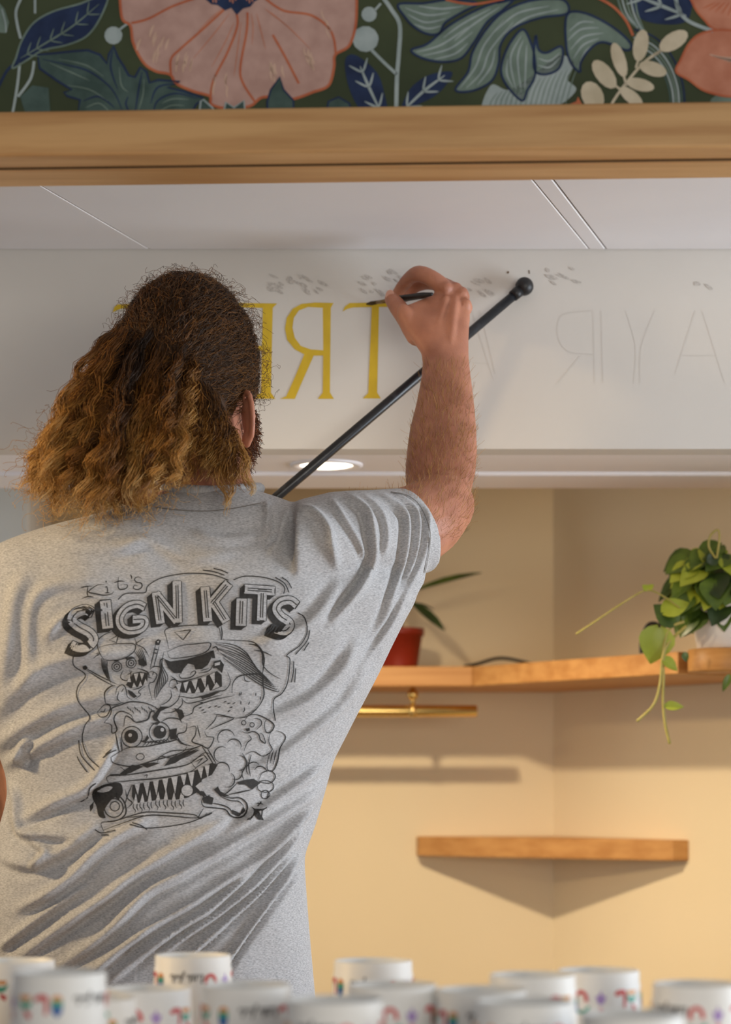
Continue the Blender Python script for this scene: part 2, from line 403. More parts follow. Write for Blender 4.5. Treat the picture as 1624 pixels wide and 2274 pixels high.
# ------------------------------------------------------------ leaf builder
def leaf_mesh(mb, base, direc, normal, length, width, m=0, curl=0.25, heart=True, seg=7, fold=0.12):
    base = Vector(base); d = Vector(direc).normalized(); nn = Vector(normal); nn = (nn - d * nn.dot(d)).normalized(); s = d.cross(nn)
    prof = [(0.0, 0.12), (0.06, 0.62), (0.2, 0.95), (0.38, 1.0), (0.6, 0.8), (0.82, 0.42), (1.0, 0.02)] if heart else [(0, 0.15), (0.12, 0.35), (0.3, 0.72), (0.5, 1.0), (0.7, 0.88), (0.88, 0.45), (1.0, 0.03)]
    vs = []; th = 0.0006
    for side in (0, 1):
        for t, ww in prof:
            back = -0.10 * length * (1 - min(t / 0.1, 1)) if heart else 0
            c = base + d * (t * length) + nn * (-curl * length * t * t) - nn * (th * side)
            for k in (-1, -0.5, 0, 0.5, 1):
                vs.append(c + s * (k * ww * width / 2) + nn * (abs(k) * ww * width * fold) + d * (back * abs(k)))
    n = len(prof); fs = []
    for i in range(n - 1):
        for k in range(4):
            a = i * 5 + k
            fs.append((a, a + 1, a + 6, a + 5)); o = n * 5
            fs.append((o + a, o + a + 5, o + a + 6, o + a + 1))
    mb.add(vs, fs, m)
M['leaf'] = mat('leaf_green', S(52, 74, 22), 0.35, base2=S(92, 116, 38), nscale=(25, 25, 25))
M['leafy'] = mat('leaf_lime', S(138, 150, 36), 0.4, base2=S(160, 172, 60), nscale=(25, 25, 25))
M['leafd'] = mat('leaf_dark', S(34, 50, 22), 0.4, base2=S(52, 74, 30), nscale=(25, 25, 25))
M['vine'] = mat('vine', S(150, 142, 60), 0.5, base2=S(170, 158, 90), nscale=(40, 40, 40))
M['redpot'] = mat('red_pot', S(128, 34, 18), 0.4, base2=S(138, 40, 22), nscale=(15, 15, 15))
M['soil'] = mat('soil', S(50, 36, 26), 0.95, base2=S(70, 50, 36), nscale=(120, 120, 120), bump=0.6, bscale=200)

# ------------------------------------------------------------ strap-leaved plant in the red pot
dp = 4.205
pc0 = P(884, 1475, dp)
pot = empty('potted_plant', (pc0.x, dp, zs1)); tag(pot, 'dark green strap-leaved plant in a red plastic pot behind the raised elbow', 'plant')
hp = (1475 - 1384) / F * dp
mb = MB(); mb.lathe([(0.0, 0.001), (0.036, 0.001), (0.0365, 0.004), (0.0455, hp - 0.014), (0.049, hp - 0.013), (0.0495, hp), (0.046, hp), (0.044, hp - 0.012)], (pc0.x, dp, zs1), 32); mb.build('pot', M['redpot'], pot, True)
mb = MB(); mb.lathe([(0.0, hp - 0.013), (0.0445, hp - 0.013)], (pc0.x, dp, zs1), 24); mb.build('soil', M['soil'], pot)
ztop = zs1 + hp
mb = MB(); mb.tube([(pc0.x, dp, ztop - 0.02), (pc0.x + 0.005, dp, ztop + 0.06), (pc0.x + 0.008, dp, ztop + 0.15)], [0.008, 0.006, 0.004], 8); mb.build('stem', M['leafd'], pot, True)
leafs = [((902, 1318), (1068, 1262), 30, -0.02), ((910, 1340), (966, 1350), 20, 0.02), ((890, 1290), (958, 1205), 34, 0.0), ((895, 1270), (1036, 1164), 26, -0.03), ((880, 1300), (800, 1240), 30, 0.0),
         ((885, 1330), (770, 1330), 28, -0.03), ((900, 1240), (930, 1120), 30, 0.02), ((890, 1250), (840, 1140), 30, -0.02), ((905, 1330), (990, 1395), 26, -0.05), ((893, 1240), (985, 1140), 30, 0.03)]
for (a_, b_, wpx, dd) in leafs:
    A, B = P(a_[0], a_[1], dp), P(b_[0], b_[1], dp + dd)
    mb = MB(); d_ = B - A
    leaf_mesh(mb, A, d_, Vector((0, -0.5, 1)) if abs(d_.x) > abs(d_.z) * 0.5 else Vector((0.4, -1, 0.2)), d_.length, wpx / F * dp * 1.15, 0, 0.06, False)
    mb.tube([(pc0.x + 0.004, dp, ztop + 0.01), Vector((pc0.x + 0.004, dp, ztop + 0.01)).lerp(A, 0.6) + Vector((0, 0, 0.004)), A], 0.0022, 6)
    mb.build('leaf', M['leafd'] if wpx < 29 else M['leaf'], pot, True)

# ------------------------------------------------------------ trailing plant in white pot, in an oak bowl at the shelf's right end
dv = RW(tEnd, offI).y - 0.055
pv = P(1604, 1435, dv)
rb = 0.054; zb = zs1 - 0.0125
mb = MB(); mb.lathe([(0.0, zs0), (rb * 0.98, zs0), (rb, zs0 + 0.002), (rb, zs1 - 0.001), (rb - 0.002, zs1), (0.0, zs1)], (pv.x, dv, 0), 48); mb.build('pot_ring', M['oak_y'], shelf, True)
pth = empty('trailing_plant', (pv.x, dv, zs1)); tag(pth, 'bright green trailing plant in a white pot at the right end of the shelf', 'plant')
mb = MB(); mb.lathe([(0.0, 0.014), (0.040, 0.014), (0.050, 0.085), (0.053, 0.088), (0.050, 0.09), (0.047, 0.08), (0.0, 0.075)], (pv.x, dv, zb), 32); mb.build('pot', M['white'], pth, True)
rr = random.Random(5)
cc = Vector((pv.x, dv, zb + 0.115))
def vleaf(base, tip, wpx, mm, nrm=None, dd=0.0):
    mb = MB(); d_ = tip - base
    n_ = nrm or Vector((rr.uniform(-.4, .4), -1, rr.uniform(0.1, 0.7)))
    leaf_mesh(mb, base, d_, n_, d_.length, wpx, 0, rr.uniform(0.1, 0.3), True, 7, 0.1); mb.build('leaf', M[mm], pth, True)
for k in range(190):
    a_ = rr.uniform(0, 2 * math.pi); el = rr.uniform(-0.75, 1.2); rad = rr.uniform(0.035, 0.078)
    dd = Vector((math.cos(a_) * math.cos(el), math.sin(a_) * math.cos(el) * 0.9, math.sin(el) * 0.86))
    base = cc + dd * rad
    if base.z < zb + 0.06 and base.y < dv and base.x > pv.x - 0.05: continue
    if base.z < zb + 0.03: continue
    out = (dd * 0.7 + Vector((rr.uniform(-.5, .3), 0, -0.75))).normalized()
    L_ = rr.uniform(0.034, 0.054)
    vleaf(base, base + out * L_, L_ * rr.uniform(0.8, 1.0), rr.choice(['leaf', 'leaf', 'leaf', 'leafd', 'leafy']), dd * 0.6 + Vector((rr.uniform(-.3, .3), -0.7, 0.5)))
def at(px, py, d=None): return P(px, py, d or dv - 0.07)
vleaf(at(1464, 1395), at(1448, 1474), 0.058, 'leafy', Vector((0.1, -1, 0.15)))
vleaf(at(1474, 1462), at(1507, 1488), 0.020, 'leafy', Vector((0.1, -1, 0.5)))
vleaf(at(1479, 1568), at(1520, 1566), 0.017, 'leafy', Vector((0.1, -1, 0.5)))
vleaf(at(1475, 1360), at(1530, 1330), 0.036, 'leafy', Vector((0, -1, 0.6)))
vleaf(at(1500, 1385), at(1455, 1340), 0.040, 'leaf', Vector((0, -1, 0.4)))
vleaf(at(1440, 1310), at(1428, 1298), 0.012, 'leafy', Vector((0, -1, 0.5))); vleaf(at(1440, 1308), at(1452, 1297), 0.010, 'leafy', Vector((0, -1, 0.5)))
vleaf(at(1520, 1450), at(1526, 1470), 0.012, 'leaf', Vector((0, -1, 0.2))); vleaf(at(1620, 1500), at(1606, 1536), 0.012, 'leaf', Vector((0, -1, 0.2)))
vleaf(at(1575, 1250), at(1598, 1228), 0.020, 'leafd', Vector((0.3, -1, 0.2)))
def vine(pts, rad):
    mb = MB(); mb.tube(catmull(pts, 6), rad, 7); mb.build('vine', M['vine'], pth, True)
vine([at(1520, 1380), at(1485, 1400), at(1472, 1460), at(1466, 1520), at(1452, 1565), at(1415, 1602)], 0.0022)
vine([at(1525, 1390), at(1478, 1440), at(1474, 1510), at(1473, 1560), at(1478, 1610), at(1488, 1652)], 0.0024)
vine([at(1510, 1350), at(1475, 1325), at(1437, 1311), at(1390, 1335), at(1330, 1375), at(1280, 1408)], 0.0014)
vine([at(1590, 1240), at(1575, 1215), at(1578, 1190), at(1595, 1177), at(1598, 1200), at(1592, 1240)], 0.0018)
cable('cable_loop', [P(1425, 1450, 3.75) * 1.0 + Vector((0, 0, zs1 + 0.0035 - P(1425, 1450, 3.75).z)), P(1426, 1420, 3.75), P(1440, 1388, 3.75), P(1462, 1388, 3.75), P(1478, 1420, 3.75), P(1480, 1450, 3.75) + Vector((0, 0, zs1 + 0.0035 - P(1480, 1450, 3.75).z))], 0.0035, 'upright black cable loop on the shelf behind the hanging lime leaf')

# ------------------------------------------------------------ counter and upturned paper cups
ZK = CZ - 0.272
ct = MB(); ct.box(-0.9, 0.9, 1.55, 2.44, ZK - 0.04, ZK); ct.box(-0.88, 0.88, 1.60, 2.40, 0.0, ZK - 0.04)
cto = ct.build('counter', M['oak']); tag(cto, 'oak serving counter the upturned cups stand on', 'counter')
for nm, c1_, c2_ in (('red', (206, 62, 66), (214, 90, 90)), ('blue', (38, 92, 170), (50, 110, 180)), ('teal', (64, 160, 140), (90, 180, 150)), ('purple', (168, 140, 208), (182, 156, 214)),
                     ('orange', (226, 150, 80), (230, 170, 100)), ('ink', (60, 58, 60), (70, 68, 70)), ('pinkp', (226, 130, 150), (230, 150, 160))):
    M['p_' + nm] = mat('print_' + nm, S(*c1_), 0.5, base2=S(*c2_), nscale=(80, 80, 80))
PR = [M['p_' + k] for k in ('red', 'blue', 'teal', 'purple', 'orange', 'ink', 'pinkp')]
RT, RBm = 0.0385, 0.0430
cupn = [0]
# print motifs in (arc mm, drop mm below the top)
def motif_hook(f, x, y, c=0):
    f.fill([(x - 6, y - 1), (x - 1, y - 4), (x + 5, y - 3), (x + 6, y + 5), (x + 5, y + 12), (x + 2.5, y + 12), (x + 3, y + 5), (x + 1, y), (x - 4, y + 2)], c, 1, True, 3)
def motif_drop(f, x, y):
    f.fill([(x - 4, y - 4), (x, y - 6), (x + 4, y - 4), (x + 4, y - 1), (x - 4, y - 1)], 4); f.fill([(x - 4.6, y - 1), (x + 4.6, y - 1), (x + 4.5, y + 4), (x - 4.5, y + 4)], 2, 2)
    f.fill([(x - 4.6, y + 3.5), (x + 4.6, y + 3.5), (x + 3.6, y + 9), (x, y + 13), (x - 3.6, y + 9)], 1, 2)
def motif_star(f, x, y):
    f.fill([(x - 5, y - 2), (x - 1.5, y - 3), (x, y - 8), (x + 1.5, y - 3), (x + 5, y - 2), (x + 3, y + 4), (x, y + 6), (x - 3, y + 4)], 3); f.fill([(x - 1.5, y + 7), (x + 2, y + 8), (x + 3, y + 14), (x - 2, y + 13)], 6)
def motif_crescent(f, x, y):
    f.fill([(x - 8, y), (x - 3, y + 3), (x + 3, y + 3), (x + 8, y), (x + 5, y + 7), (x, y + 9), (x - 5, y + 7)], 2, 1); f.fill([(x - 6, y - 3), (x + 6, y - 3), (x + 5, y + 1), (x - 5, y + 1)], 4, 2); f.fill([(x - 1, y + 9), (x + 6, y + 12), (x + 5, y + 17), (x, y + 14)], 0)
def motif_arch(f, x, y):
    f.stroke([(x - 5, y + 6), (x - 5, y - 1), (x, y - 4), (x + 4, y - 1), (x + 5, y + 5)], 3.4, 0); f.stroke([(x - 6, y + 12), (x, y + 15), (x + 8, y + 10)], 3.2, 2)
SCRIPT = [[(0, 0), (1.5, 4), (1.8, 7.5), (1, 7.5), (0.6, 2), (1.6, 0.2), (3, 1.5)], [(3, 1.5), (3.6, 3), (3.6, 0.4), (4.6, 0.6), (5.3, 2)], [(5.3, 1), (6.2, 6.4), (5.9, 0.6), (7, 0.6)], [(4.9, 4.2), (8.6, 5)], [(7.2, 1), (8.1, 6.4), (7.8, 0.5), (9, 1)],
          [(9, 0.8), (10.2, 6.6), (10.9, 7), (10.3, 4), (9.9, 0.6), (11.2, 1.2)], [(11, 1.2), (12.5, 2.4), (12.2, 3.2), (11.2, 2), (12, 0.3), (13.6, 1.2)],
          [(14.5, -3), (16, 2), (17.6, 7.6), (18.4, 7), (17, 3.4), (15.4, -2.6), (15, 0.5), (17.5, 2)], [(18.5, 2.8), (17.5, 1.6), (18.2, 0.4), (19.2, 1.6), (18.6, 2.9), (20, 2.5)], [(21, 2.8), (20, 1.6), (20.7, 0.4), (21.7, 1.6), (21.1, 2.9), (22.5, 2.5)],
          [(22.5, 0.8), (23.8, 6.6), (24.4, 7), (23.6, 3), (23.5, 0.5), (24.8, 1.2)], [(24.8, 1), (26, 3), (26.6, 1.4), (25.6, 0.2), (24.8, 0.5)]]
def cup(px, D, ytop, turn, label, lean=0.0):
    top = P(px, ytop, D); h = top.z - ZK
    e = empty('paper_cup', (top.x, D, ZK)); tag(e, label, 'cup', 'upturned paper cups along the counter')
    mb = MB(); mb.lathe([(0.0, h - 0.006), (RT - 0.0022, h - 0.006), (RT - 0.0018, h - 0.0006), (RT - 0.0008, h), (RT, h - 0.001), (RT + 0.0001, h - 0.0125), (RT + 0.0009, h - 0.0135), (RBm - 0.0006, 0.004), (RBm + 0.0006, 0.003), (RBm + 0.0008, 0.001), (RBm, 0.0003), (RBm - 0.002, 0.0003)], (top.x, D, ZK), 48)
    mb.build('cup_body', M['white'], e, True)
    def place(x, y, lift):
        z = h - y / 1000; rr_ = RT + 0.0009 + (RBm - RT - 0.0012) * (h - z - 0.0135) / (h - 0.0175) + 0.0003 * lift
        a = -math.pi / 2 + (x / 1000) / RT + turn
        return Vector((top.x + rr_ * math.cos(a), D + rr_ * math.sin(a), ZK + z))
    f = Flat(place, fine=4)
    x = -118
    seq = ['hook', 'drop', 'word', 'arch', 'star', 'hook', 'crescent', 'drop', 'word', 'hook', 'star', 'crescent']
    for s_ in seq:
        if s_ == 'hook': motif_hook(f, x, 20); x += 13
        elif s_ == 'drop': motif_drop(f, x, 22); x += 17
        elif s_ == 'star': motif_star(f, x, 24); x += 19
        elif s_ == 'crescent': motif_crescent(f, x, 20); x += 22
        elif s_ == 'arch': motif_arch(f, x, 22); x += 18
        else:
            for st in SCRIPT: f.stroke([(x + 30 - q[0] * 1.25, 17 + q[1] * 1.1) for q in st], 0.75, 5)
            x += 38
    f.build('print', PR, e)
    return e
turns = lambda mm: -mm / 1000 / RT
for c in [(34, 2.225, 2132, turns(8), 'leftmost upturned paper cup, half out of frame behind a larger one'),
          (133, 1.88, 2157, turns(-108), 'large upturned paper cup in the front row, nearest the left edge'),
          (429, 2.297, 2120, turns(-71), 'upturned paper cup with black script standing tallest before the shirt'),
          (331, 2.08, 2193, turns(-42), 'upturned paper cup with a purple star in front of the script one'),
          (548, 1.954, 2185, turns(40), 'front upturned paper cup with a blue drop below the shirt hem'),
          (829, 2.225, 2132, turns(-69), 'upturned paper cup with black script standing right of the shirt'),
          (872, 1.954, 2185, turns(-48), 'upturned paper cup with red arch in front of the script cup by the shirt'),
          (743, 1.79, 2218, turns(-60), 'low front upturned paper cup with script just right of the shirt hem'),
          (1070, 1.93, 2196, turns(-78), 'upturned paper cup in the middle of the right half, script turned aside'),
          (1183, 2.03, 2163, turns(-30), 'upturned paper cup whose recessed base can be seen from above'),
          (1330, 2.14, 2153, turns(-30), 'upturned paper cup below the right end of the small oak shelf'),
          (1165, 1.78, 2222, turns(52), 'blurred upturned paper cup in the front row with a green crescent'),
          (1549, 1.963, 2183, turns(-44), 'rightmost upturned paper cup with a purple star, cut by the frame'),
          (1405, 1.69, 2250, turns(20), 'lowest upturned paper cup, nearest the bottom edge on the right'),
          (205, 2.0, 2215, turns(0), 'upturned paper cup mostly hidden between two others on the left')]:
    cup(*c)

# ------------------------------------------------------------ painted mural on the lintel
def on_lintel(px, py, lift):
    p = P(px, py, DL(px)); p.y -= 0.0003 + 0.00022 * lift; return p
for nm, c1_, c2_ in (('pink', (200, 160, 149), (208, 170, 160)), ('orange', (196, 104, 70), (206, 120, 84)), ('navy', (30, 46, 82), (40, 58, 96)), ('sage', (112, 132, 122), (128, 148, 138)),
                     ('dsage', (64, 86, 82), (80, 102, 98)), ('mist', (164, 180, 182), (178, 192, 194)), ('cream', (216, 203, 176), (224, 212, 188)), ('salmon', (206, 132, 104), (214, 146, 120)), ('peach', (222, 186, 164), (226, 192, 172))):
    M['m_' + nm] = mat('mural_' + nm, S(*[c * 0.95 for c in c1_]), 0.85, base2=S(*c2_), nscale=(40, 40, 40))
MM = [M['m_' + k] for k in ('pink', 'orange', 'navy', 'sage', 'dsage', 'mist', 'cream', 'salmon', 'peach')]
PINK, ORG, NAVY, SAGE, DSG, MIST, CRM, SAL, PCH = range(9)
def motif(name, fn, dx=0, dy=0):
    f = Flat(lambda x, y, l: on_lintel(x + dx, y + dy, l)); fn(f); return f.build(name, MM, lintel)
def veins(f, spine, side, m, wd, n=5, ln=26, lift=4):
    q = catmull(spine, 8); f.stroke(spine, wd * 1.3, m, lift, taper=True)
    for k in range(n):
        i = int((0.15 + 0.7 * k / max(n - 1, 1)) * (len(q) - 1)); x, y = q[i]; tx, ty = q[min(i + 1, len(q) - 1)][0] - q[i - 1][0], q[min(i + 1, len(q) - 1)][1] - q[i - 1][1]
        L_ = math.hypot(tx, ty) or 1; tx, ty = tx / L_, ty / L_
        for s_ in side:
            f.stroke([(x, y), (x + (tx * 0.75 - ty * s_ * 0.7) * ln * 0.5, y + (ty * 0.75 + tx * s_ * 0.7) * ln * 0.5), (x + (tx - ty * s_ * 0.85) * ln, y + (ty + tx * s_ * 0.85) * ln)], wd, m, lift, taper=True)
def poppy(f):
    o = [(272, -60), (270, 35), (290, 58), (296, 95), (318, 138), (345, 158), (378, 166), (392, 186), (430, 203), (466, 214), (470, 232), (505, 241), (555, 236), (585, 216), (640, 220), (660, 218), (695, 205), (730, 190), (742, 150), (745, 122), (778, 98), (792, 30), (780, -70), (700, -190), (560, -250), (420, -220), (320, -150)]
    f.fill(o, PINK, 1, True); f.stroke(o, 6, ORG, 2, closed=True)
    for q in ([(292, 52), (330, 42), (385, 14), (460, -12)], [(380, 166), (380, 132), (400, 110), (450, 66), (500, 20)], [(467, 226), (474, 180), (505, 118), (527, 60), (526, 30)], [(566, 226), (540, 185), (534, 150), (548, 70), (550, 28)],
              [(590, -2), (630, 24), (690, 34), (728, 60), (742, 88), (746, 122)], [(606, 78), (632, 124), (664, 186)]): f.stroke(q, 5, ORG, 3, taper=False)
    for q in ([(440, 70), (470, 40), (500, 15)], [(430, 130), (480, 70), (510, 30)], [(470, 150), (500, 95), (520, 50)], [(560, 100), (562, 60), (558, 30)], [(590, 110), (580, 70), (570, 30)], [(640, 60), (610, 35), (588, 20)], [(690, 110), (640, 60), (600, 30)], [(520, 170), (528, 110), (536, 50)]): f.stroke(q, 2.4, SAL, 3, taper=True)
    rr = random.Random(8)
    for (x, y, n) in ((358, 100, 7), (412, 132, 7), (490, 180, 5), (610, 160, 8), (690, 125, 6), (730, 45, 3), (330, 70, 3)):
        for k in range(n): a, b = x + rr.uniform(-18, 18), y + rr.uniform(-22, 18); f.stroke([(a, b), (a + (x - 520) * 0.02 - 2, b + 12), (a + (x - 520) * 0.05, b + 26)], rr.uniform(3, 6), PCH, 3, taper=True)
    c = [(452, -5), (470, 10), (484, 12), (500, 24), (514, 18), (526, 34), (540, 20), (556, 16), (566, 4), (580, -4), (590, -60), (540, -95), (480, -90), (445, -50)]
    f.fill(c, NAVY, 4)
    for k in range(18): x = 466 + k * 6.2; f.stroke([(x, -10), (x + 2, -2 + 10 * math.sin(k))], 3, SAL, 5)
def navy_leaf(f):
    o = [(28, 152), (36, 128), (48, 92), (74, 52), (118, 26), (180, 8), (238, -14), (228, 30), (196, 78), (150, 100), (96, 112), (60, 134)]
    f.fill(o, NAVY, 1, True); f.stroke(o, 4, SAGE, 2, closed=True); veins(f, [(46, 130), (96, 100), (160, 60), (220, 10)], (1, -1), SAGE, 3, 6, 22); f.stroke([(34, 140), (14, 160), (-6, 200)], 6, NAVY, 1)
def acanthus(f):
    o = [(84, 122), (130, 118), (165, 114), (195, 112), (222, 122), (238, 142), (242, 122), (252, 102), (262, 128), (274, 146), (286, 168), (300, 172), (312, 150), (326, 160), (332, 184), (352, 178), (400, 182), (372, 194), (410, 204), (452, 218), (436, 232), (420, 262), (172, 262), (178, 222), (150, 214), (142, 206), (160, 200), (128, 180), (88, 152)]
    f.fill(o, DSG, 1); f.stroke(o, 5, NAVY, 2, smooth=False, closed=True)
    for q in ([(95, 132), (150, 145), (200, 160), (250, 200), (275, 255)], [(252, 106), (246, 150), (262, 200)], [(316, 160), (308, 200), (300, 255)], [(440, 220), (390, 208), (350, 225), (340, 258)], [(390, 186), (350, 195), (335, 230)], [(185, 225), (220, 215), (255, 240)], [(285, 215), (280, 232), (290, 255)]): f.stroke(q, 4, NAVY, 3, taper=True)
    for q in ([(110, 140), (160, 162), (200, 180)], [(130, 132), (190, 145), (230, 170)], [(150, 190), (200, 200), (240, 225)], [(190, 240), (220, 230), (245, 250)], [(360, 230), (385, 220), (420, 222)], [(350, 250), (380, 235), (410, 235)], [(265, 150), (270, 190), (285, 205)], [(320, 175), (318, 210), (308, 245)]): f.stroke(q, 3, SAGE, 3, taper=True)
def berries(f):
    for (x, y, r) in ((252, 79, 20), (820, 32, 17), (812, 87, 29)):
        f.fill([(x + r * math.cos(a * 0.5), y + r * math.sin(a * 0.5)) for a in range(13)], MIST, 1)
    f.stroke([(266, 66), (276, 58), (288, 50)], 5, MIST, 1); f.stroke([(852, -4), (870, 22), (888, 56), (886, 120), (882, 170), (880, 256)], 9, MIST, 1); f.stroke([(826, 112), (850, 136), (882, 166)], 7, MIST, 1); f.stroke([(832, 24), (846, 8)], 5, MIST, 1)
def branch(f):
    f.stroke([(48, -6), (36, 24), (38, 52), (46, 86)], 6, MIST, 1); f.stroke([(78, -6), (78, 30)], 5, MIST, 1); f.stroke([(44, 140), (40, 180), (34, 220), (26, 262)], 6, MIST, 1); f.stroke([(76, 136), (68, 175), (40, 215)], 6, MIST, 1)
    f.fill([(-8, 0), (10, 20), (20, 50), (14, 74), (-8, 72)], SAGE, 1); f.stroke([(4, 20), (12, 50), (14, 72)], 3, MIST, 2); f.fill([(45, 215), (72, 190), (108, 195), (112, 258), (58, 258)], DSG, 1)
def small_leaf(f):
    o = [(594, 262), (594, 226), (602, 200), (622, 172), (630, 200), (652, 224), (652, 262)]; f.fill(o, DSG, 5); f.stroke(o, 4, NAVY, 6, smooth=False)
    for o in ([(442, 262), (446, 226), (452, 222), (472, 240), (482, 256), (490, 262)], [(494, 262), (502, 228), (520, 240), (542, 224), (546, 262)]): f.fill(o, DSG, 5); f.stroke(o, 4, MIST, 6, smooth=False)
    o = [(722, 262), (730, 226), (752, 216), (776, 230), (786, 262)]; f.fill(o, DSG, 1); f.stroke(o, 4, NAVY, 2, smooth=False)
def navy_pair(f):
    o = [(766, 142), (776, 122), (800, 128), (836, 160), (852, 200), (860, 262), (820, 262), (792, 232), (774, 190)]; f.fill(o, NAVY, 1, True); veins(f, [(846, 250), (820, 195), (800, 148)], (1, -1), MIST, 5, 3, 26)
    o = [(888, 256), (898, 222), (918, 190), (956, 166), (1004, 160), (990, 190), (962, 216), (920, 236)]; f.fill(o, NAVY, 1, True); veins(f, [(896, 246), (940, 204), (988, 168)], (1, -1), MIST, 5, 3, 26)
    o = [(1398, -30), (1402, 10), (1424, 42), (1470, 54), (1520, 50), (1536, 20), (1530, -30)]; f.fill(o, NAVY, 1, True); veins(f, [(1524, 36), (1470, 14), (1410, -10)], (1, -1), MIST, 6, 3, 30); f.stroke([(1500, -20), (1506, 20), (1530, 48), (1584, 70)], 8, MIST, 4)
def lobes(f):
    rr = random.Random(4)
    def lobe(o, lines):
        f.fill(o, SAGE, 1, True); f.stroke(o, 5, NAVY, 3, closed=True)
        for l in lines: f.stroke(l, 4, MIST, 2, taper=True)
    lobe([(1330, -60), (1290, -20), (1210, -6), (1150, -2), (1100, 4), (1160, -50), (1250, -80)], [])
    lobe([(1000, 0), (940, 8), (886, 10), (898, 36), (920, 60), (950, 76), (976, 74), (990, 50), (1030, 26), (1060, 8)], [[(900, 18), (950, 34), (1000, 28)], [(905, 32), (945, 50), (990, 42)], [(920, 54), (950, 64), (980, 58)], [(930, 14), (980, 20), (1030, 14)]])
    lobe([(1140, -4), (1070, 18), (1000, 56), (950, 98), (914, 112), (940, 130), (984, 138), (1024, 130), (1052, 96), (1082, 50), (1120, 20)], [[(925, 116), (980, 100), (1040, 60)], [(940, 124), (1000, 108), (1050, 72)], [(965, 132), (1010, 120), (1040, 96)], [(985, 84), (1030, 52), (1090, 20)], [(1010, 90), (1050, 56), (1110, 16)]])
    lobe([(1250, 0), (1180, 2), (1120, 26), (1080, 66), (1050, 116), (1040, 160), (1012, 200), (1050, 202), (1092, 180), (1108, 140), (1112, 100), (1140, 64), (1200, 40), (1260, 30)], [[(1022, 196), (1056, 150), (1076, 100), (1120, 44)], [(1036, 196), (1070, 160), (1090, 110), (1140, 50)], [(1060, 190), (1090, 150), (1100, 110)], [(1100, 70), (1150, 30), (1220, 14)], [(1120, 76), (1170, 40), (1240, 22)]])
    lobe([(1162, 66), (1136, 92), (1118, 130), (1114, 164), (1130, 196), (1160, 224), (1172, 200), (1188, 170), (1188, 130), (1180, 98)], [[(1158, 80), (1134, 130), (1146, 200)], [(1162, 90), (1150, 130), (1158, 205)], [(1170, 100), (1168, 140), (1166, 200)], [(1128, 130), (1126, 165), (1140, 195)]])
    lobe([(1190, 80), (1196, 110), (1214, 118), (1246, 104), (1250, 130), (1238, 156), (1206, 166), (1186, 150)], [[(1196, 130), (1220, 136), (1244, 118)], [(1194, 145), (1220, 150), (1242, 130)]])
    lobe([(1260, 34), (1300, 30), (1360, 60), (1400, 96), (1392, 112), (1340, 94), (1310, 110), (1290, 140), (1288, 160), (1268, 140), (1258, 100)], [[(1264, 70), (1290, 50), (1320, 50)], [(1262, 90), (1290, 66), (1330, 62)], [(1268, 110), (1296, 82), (1340, 74)], [(1274, 130), (1296, 100), (1330, 86)], [(1284, 150), (1300, 116), (1320, 100)]])
    f.stroke([(1320, -8), (1360, 14), (1390, 46), (1406, 80)], 6, ORG, 4); f.stroke([(990, 0), (1050, 10), (1120, -2)], 5, ORG, 4)
    o = [(1072, 262), (1090, 190), (1130, 200), (1180, 170), (1240, 124), (1276, 140), (1260, 175), (1280, 200), (1240, 235), (1190, 240), (1170, 262)]; f.fill(o, MIST, 1, True)
    for k in range(16): a = 1085 + k * 11; f.stroke([(a, 255), (a + 6 + k, 226 - k * 3), (a + 20 + k, 206 - k * 4)], 2.4, SAGE, 2, taper=True)
    for k in range(6): r = 130 + k * 9; f.stroke([(1400 + r * 0.7 * math.cos(t), 240 + r * math.sin(t)) for t in (-1.5, -1.1, -0.7, -0.3, 0.1)], 4, [DSG, MIST, SAGE, MIST, DSG, NAVY][k], 1)
    f.fill([(1565, 262), (1580, 220), (1600, 205), (1640, 205), (1660, 262)], SAGE, 1); f.fill([(1264, 232), (1280, 226), (1284, 215), (1292, 230), (1304, 240), (1264, 240)], ORG, 2)
    for k in range(5): f.stroke([(1370 + k * 10, -10), (1384 + k * 8, 30), (1412 + k * 5, 60 + k * 3)], 4, [SAGE, MIST][k % 2], 2)
def sprig(f):
    f.stroke([(1348, 262), (1362, 226), (1392, 184), (1430, 140), (1470, 112)], 6, CRM, 5)
    for (x, y, a, b, t) in ((1423, 102, 36, 17, 100), (1496, 92, 36, 19, -32), (1375, 134, 40, 15, 72), (1342, 166, 38, 19, 52), (1450, 154, 32, 16, 18), (1422, 189, 32, 14, 14), (1316, 214, 34, 24, 65), (1402, 216, 32, 14, 40)):
        c, s_ = math.cos(math.radians(t)), math.sin(math.radians(t))
        f.fill([(x + c * a * math.cos(k * 0.45) - s_ * b * math.sin(k * 0.45), y + s_ * a * math.cos(k * 0.45) + c * b * math.sin(k * 0.45)) for k in range(14)], CRM, 6)
    for (x, y, x2, y2) in ((1418, 134, 1412, 152), (1470, 112, 1452, 124), (1385, 168, 1390, 186), (1366, 190, 1378, 200), (1424, 148, 1420, 152), (1398, 182, 1384, 196)): f.stroke([(x, y), (x2, y2)], 5, CRM, 5)
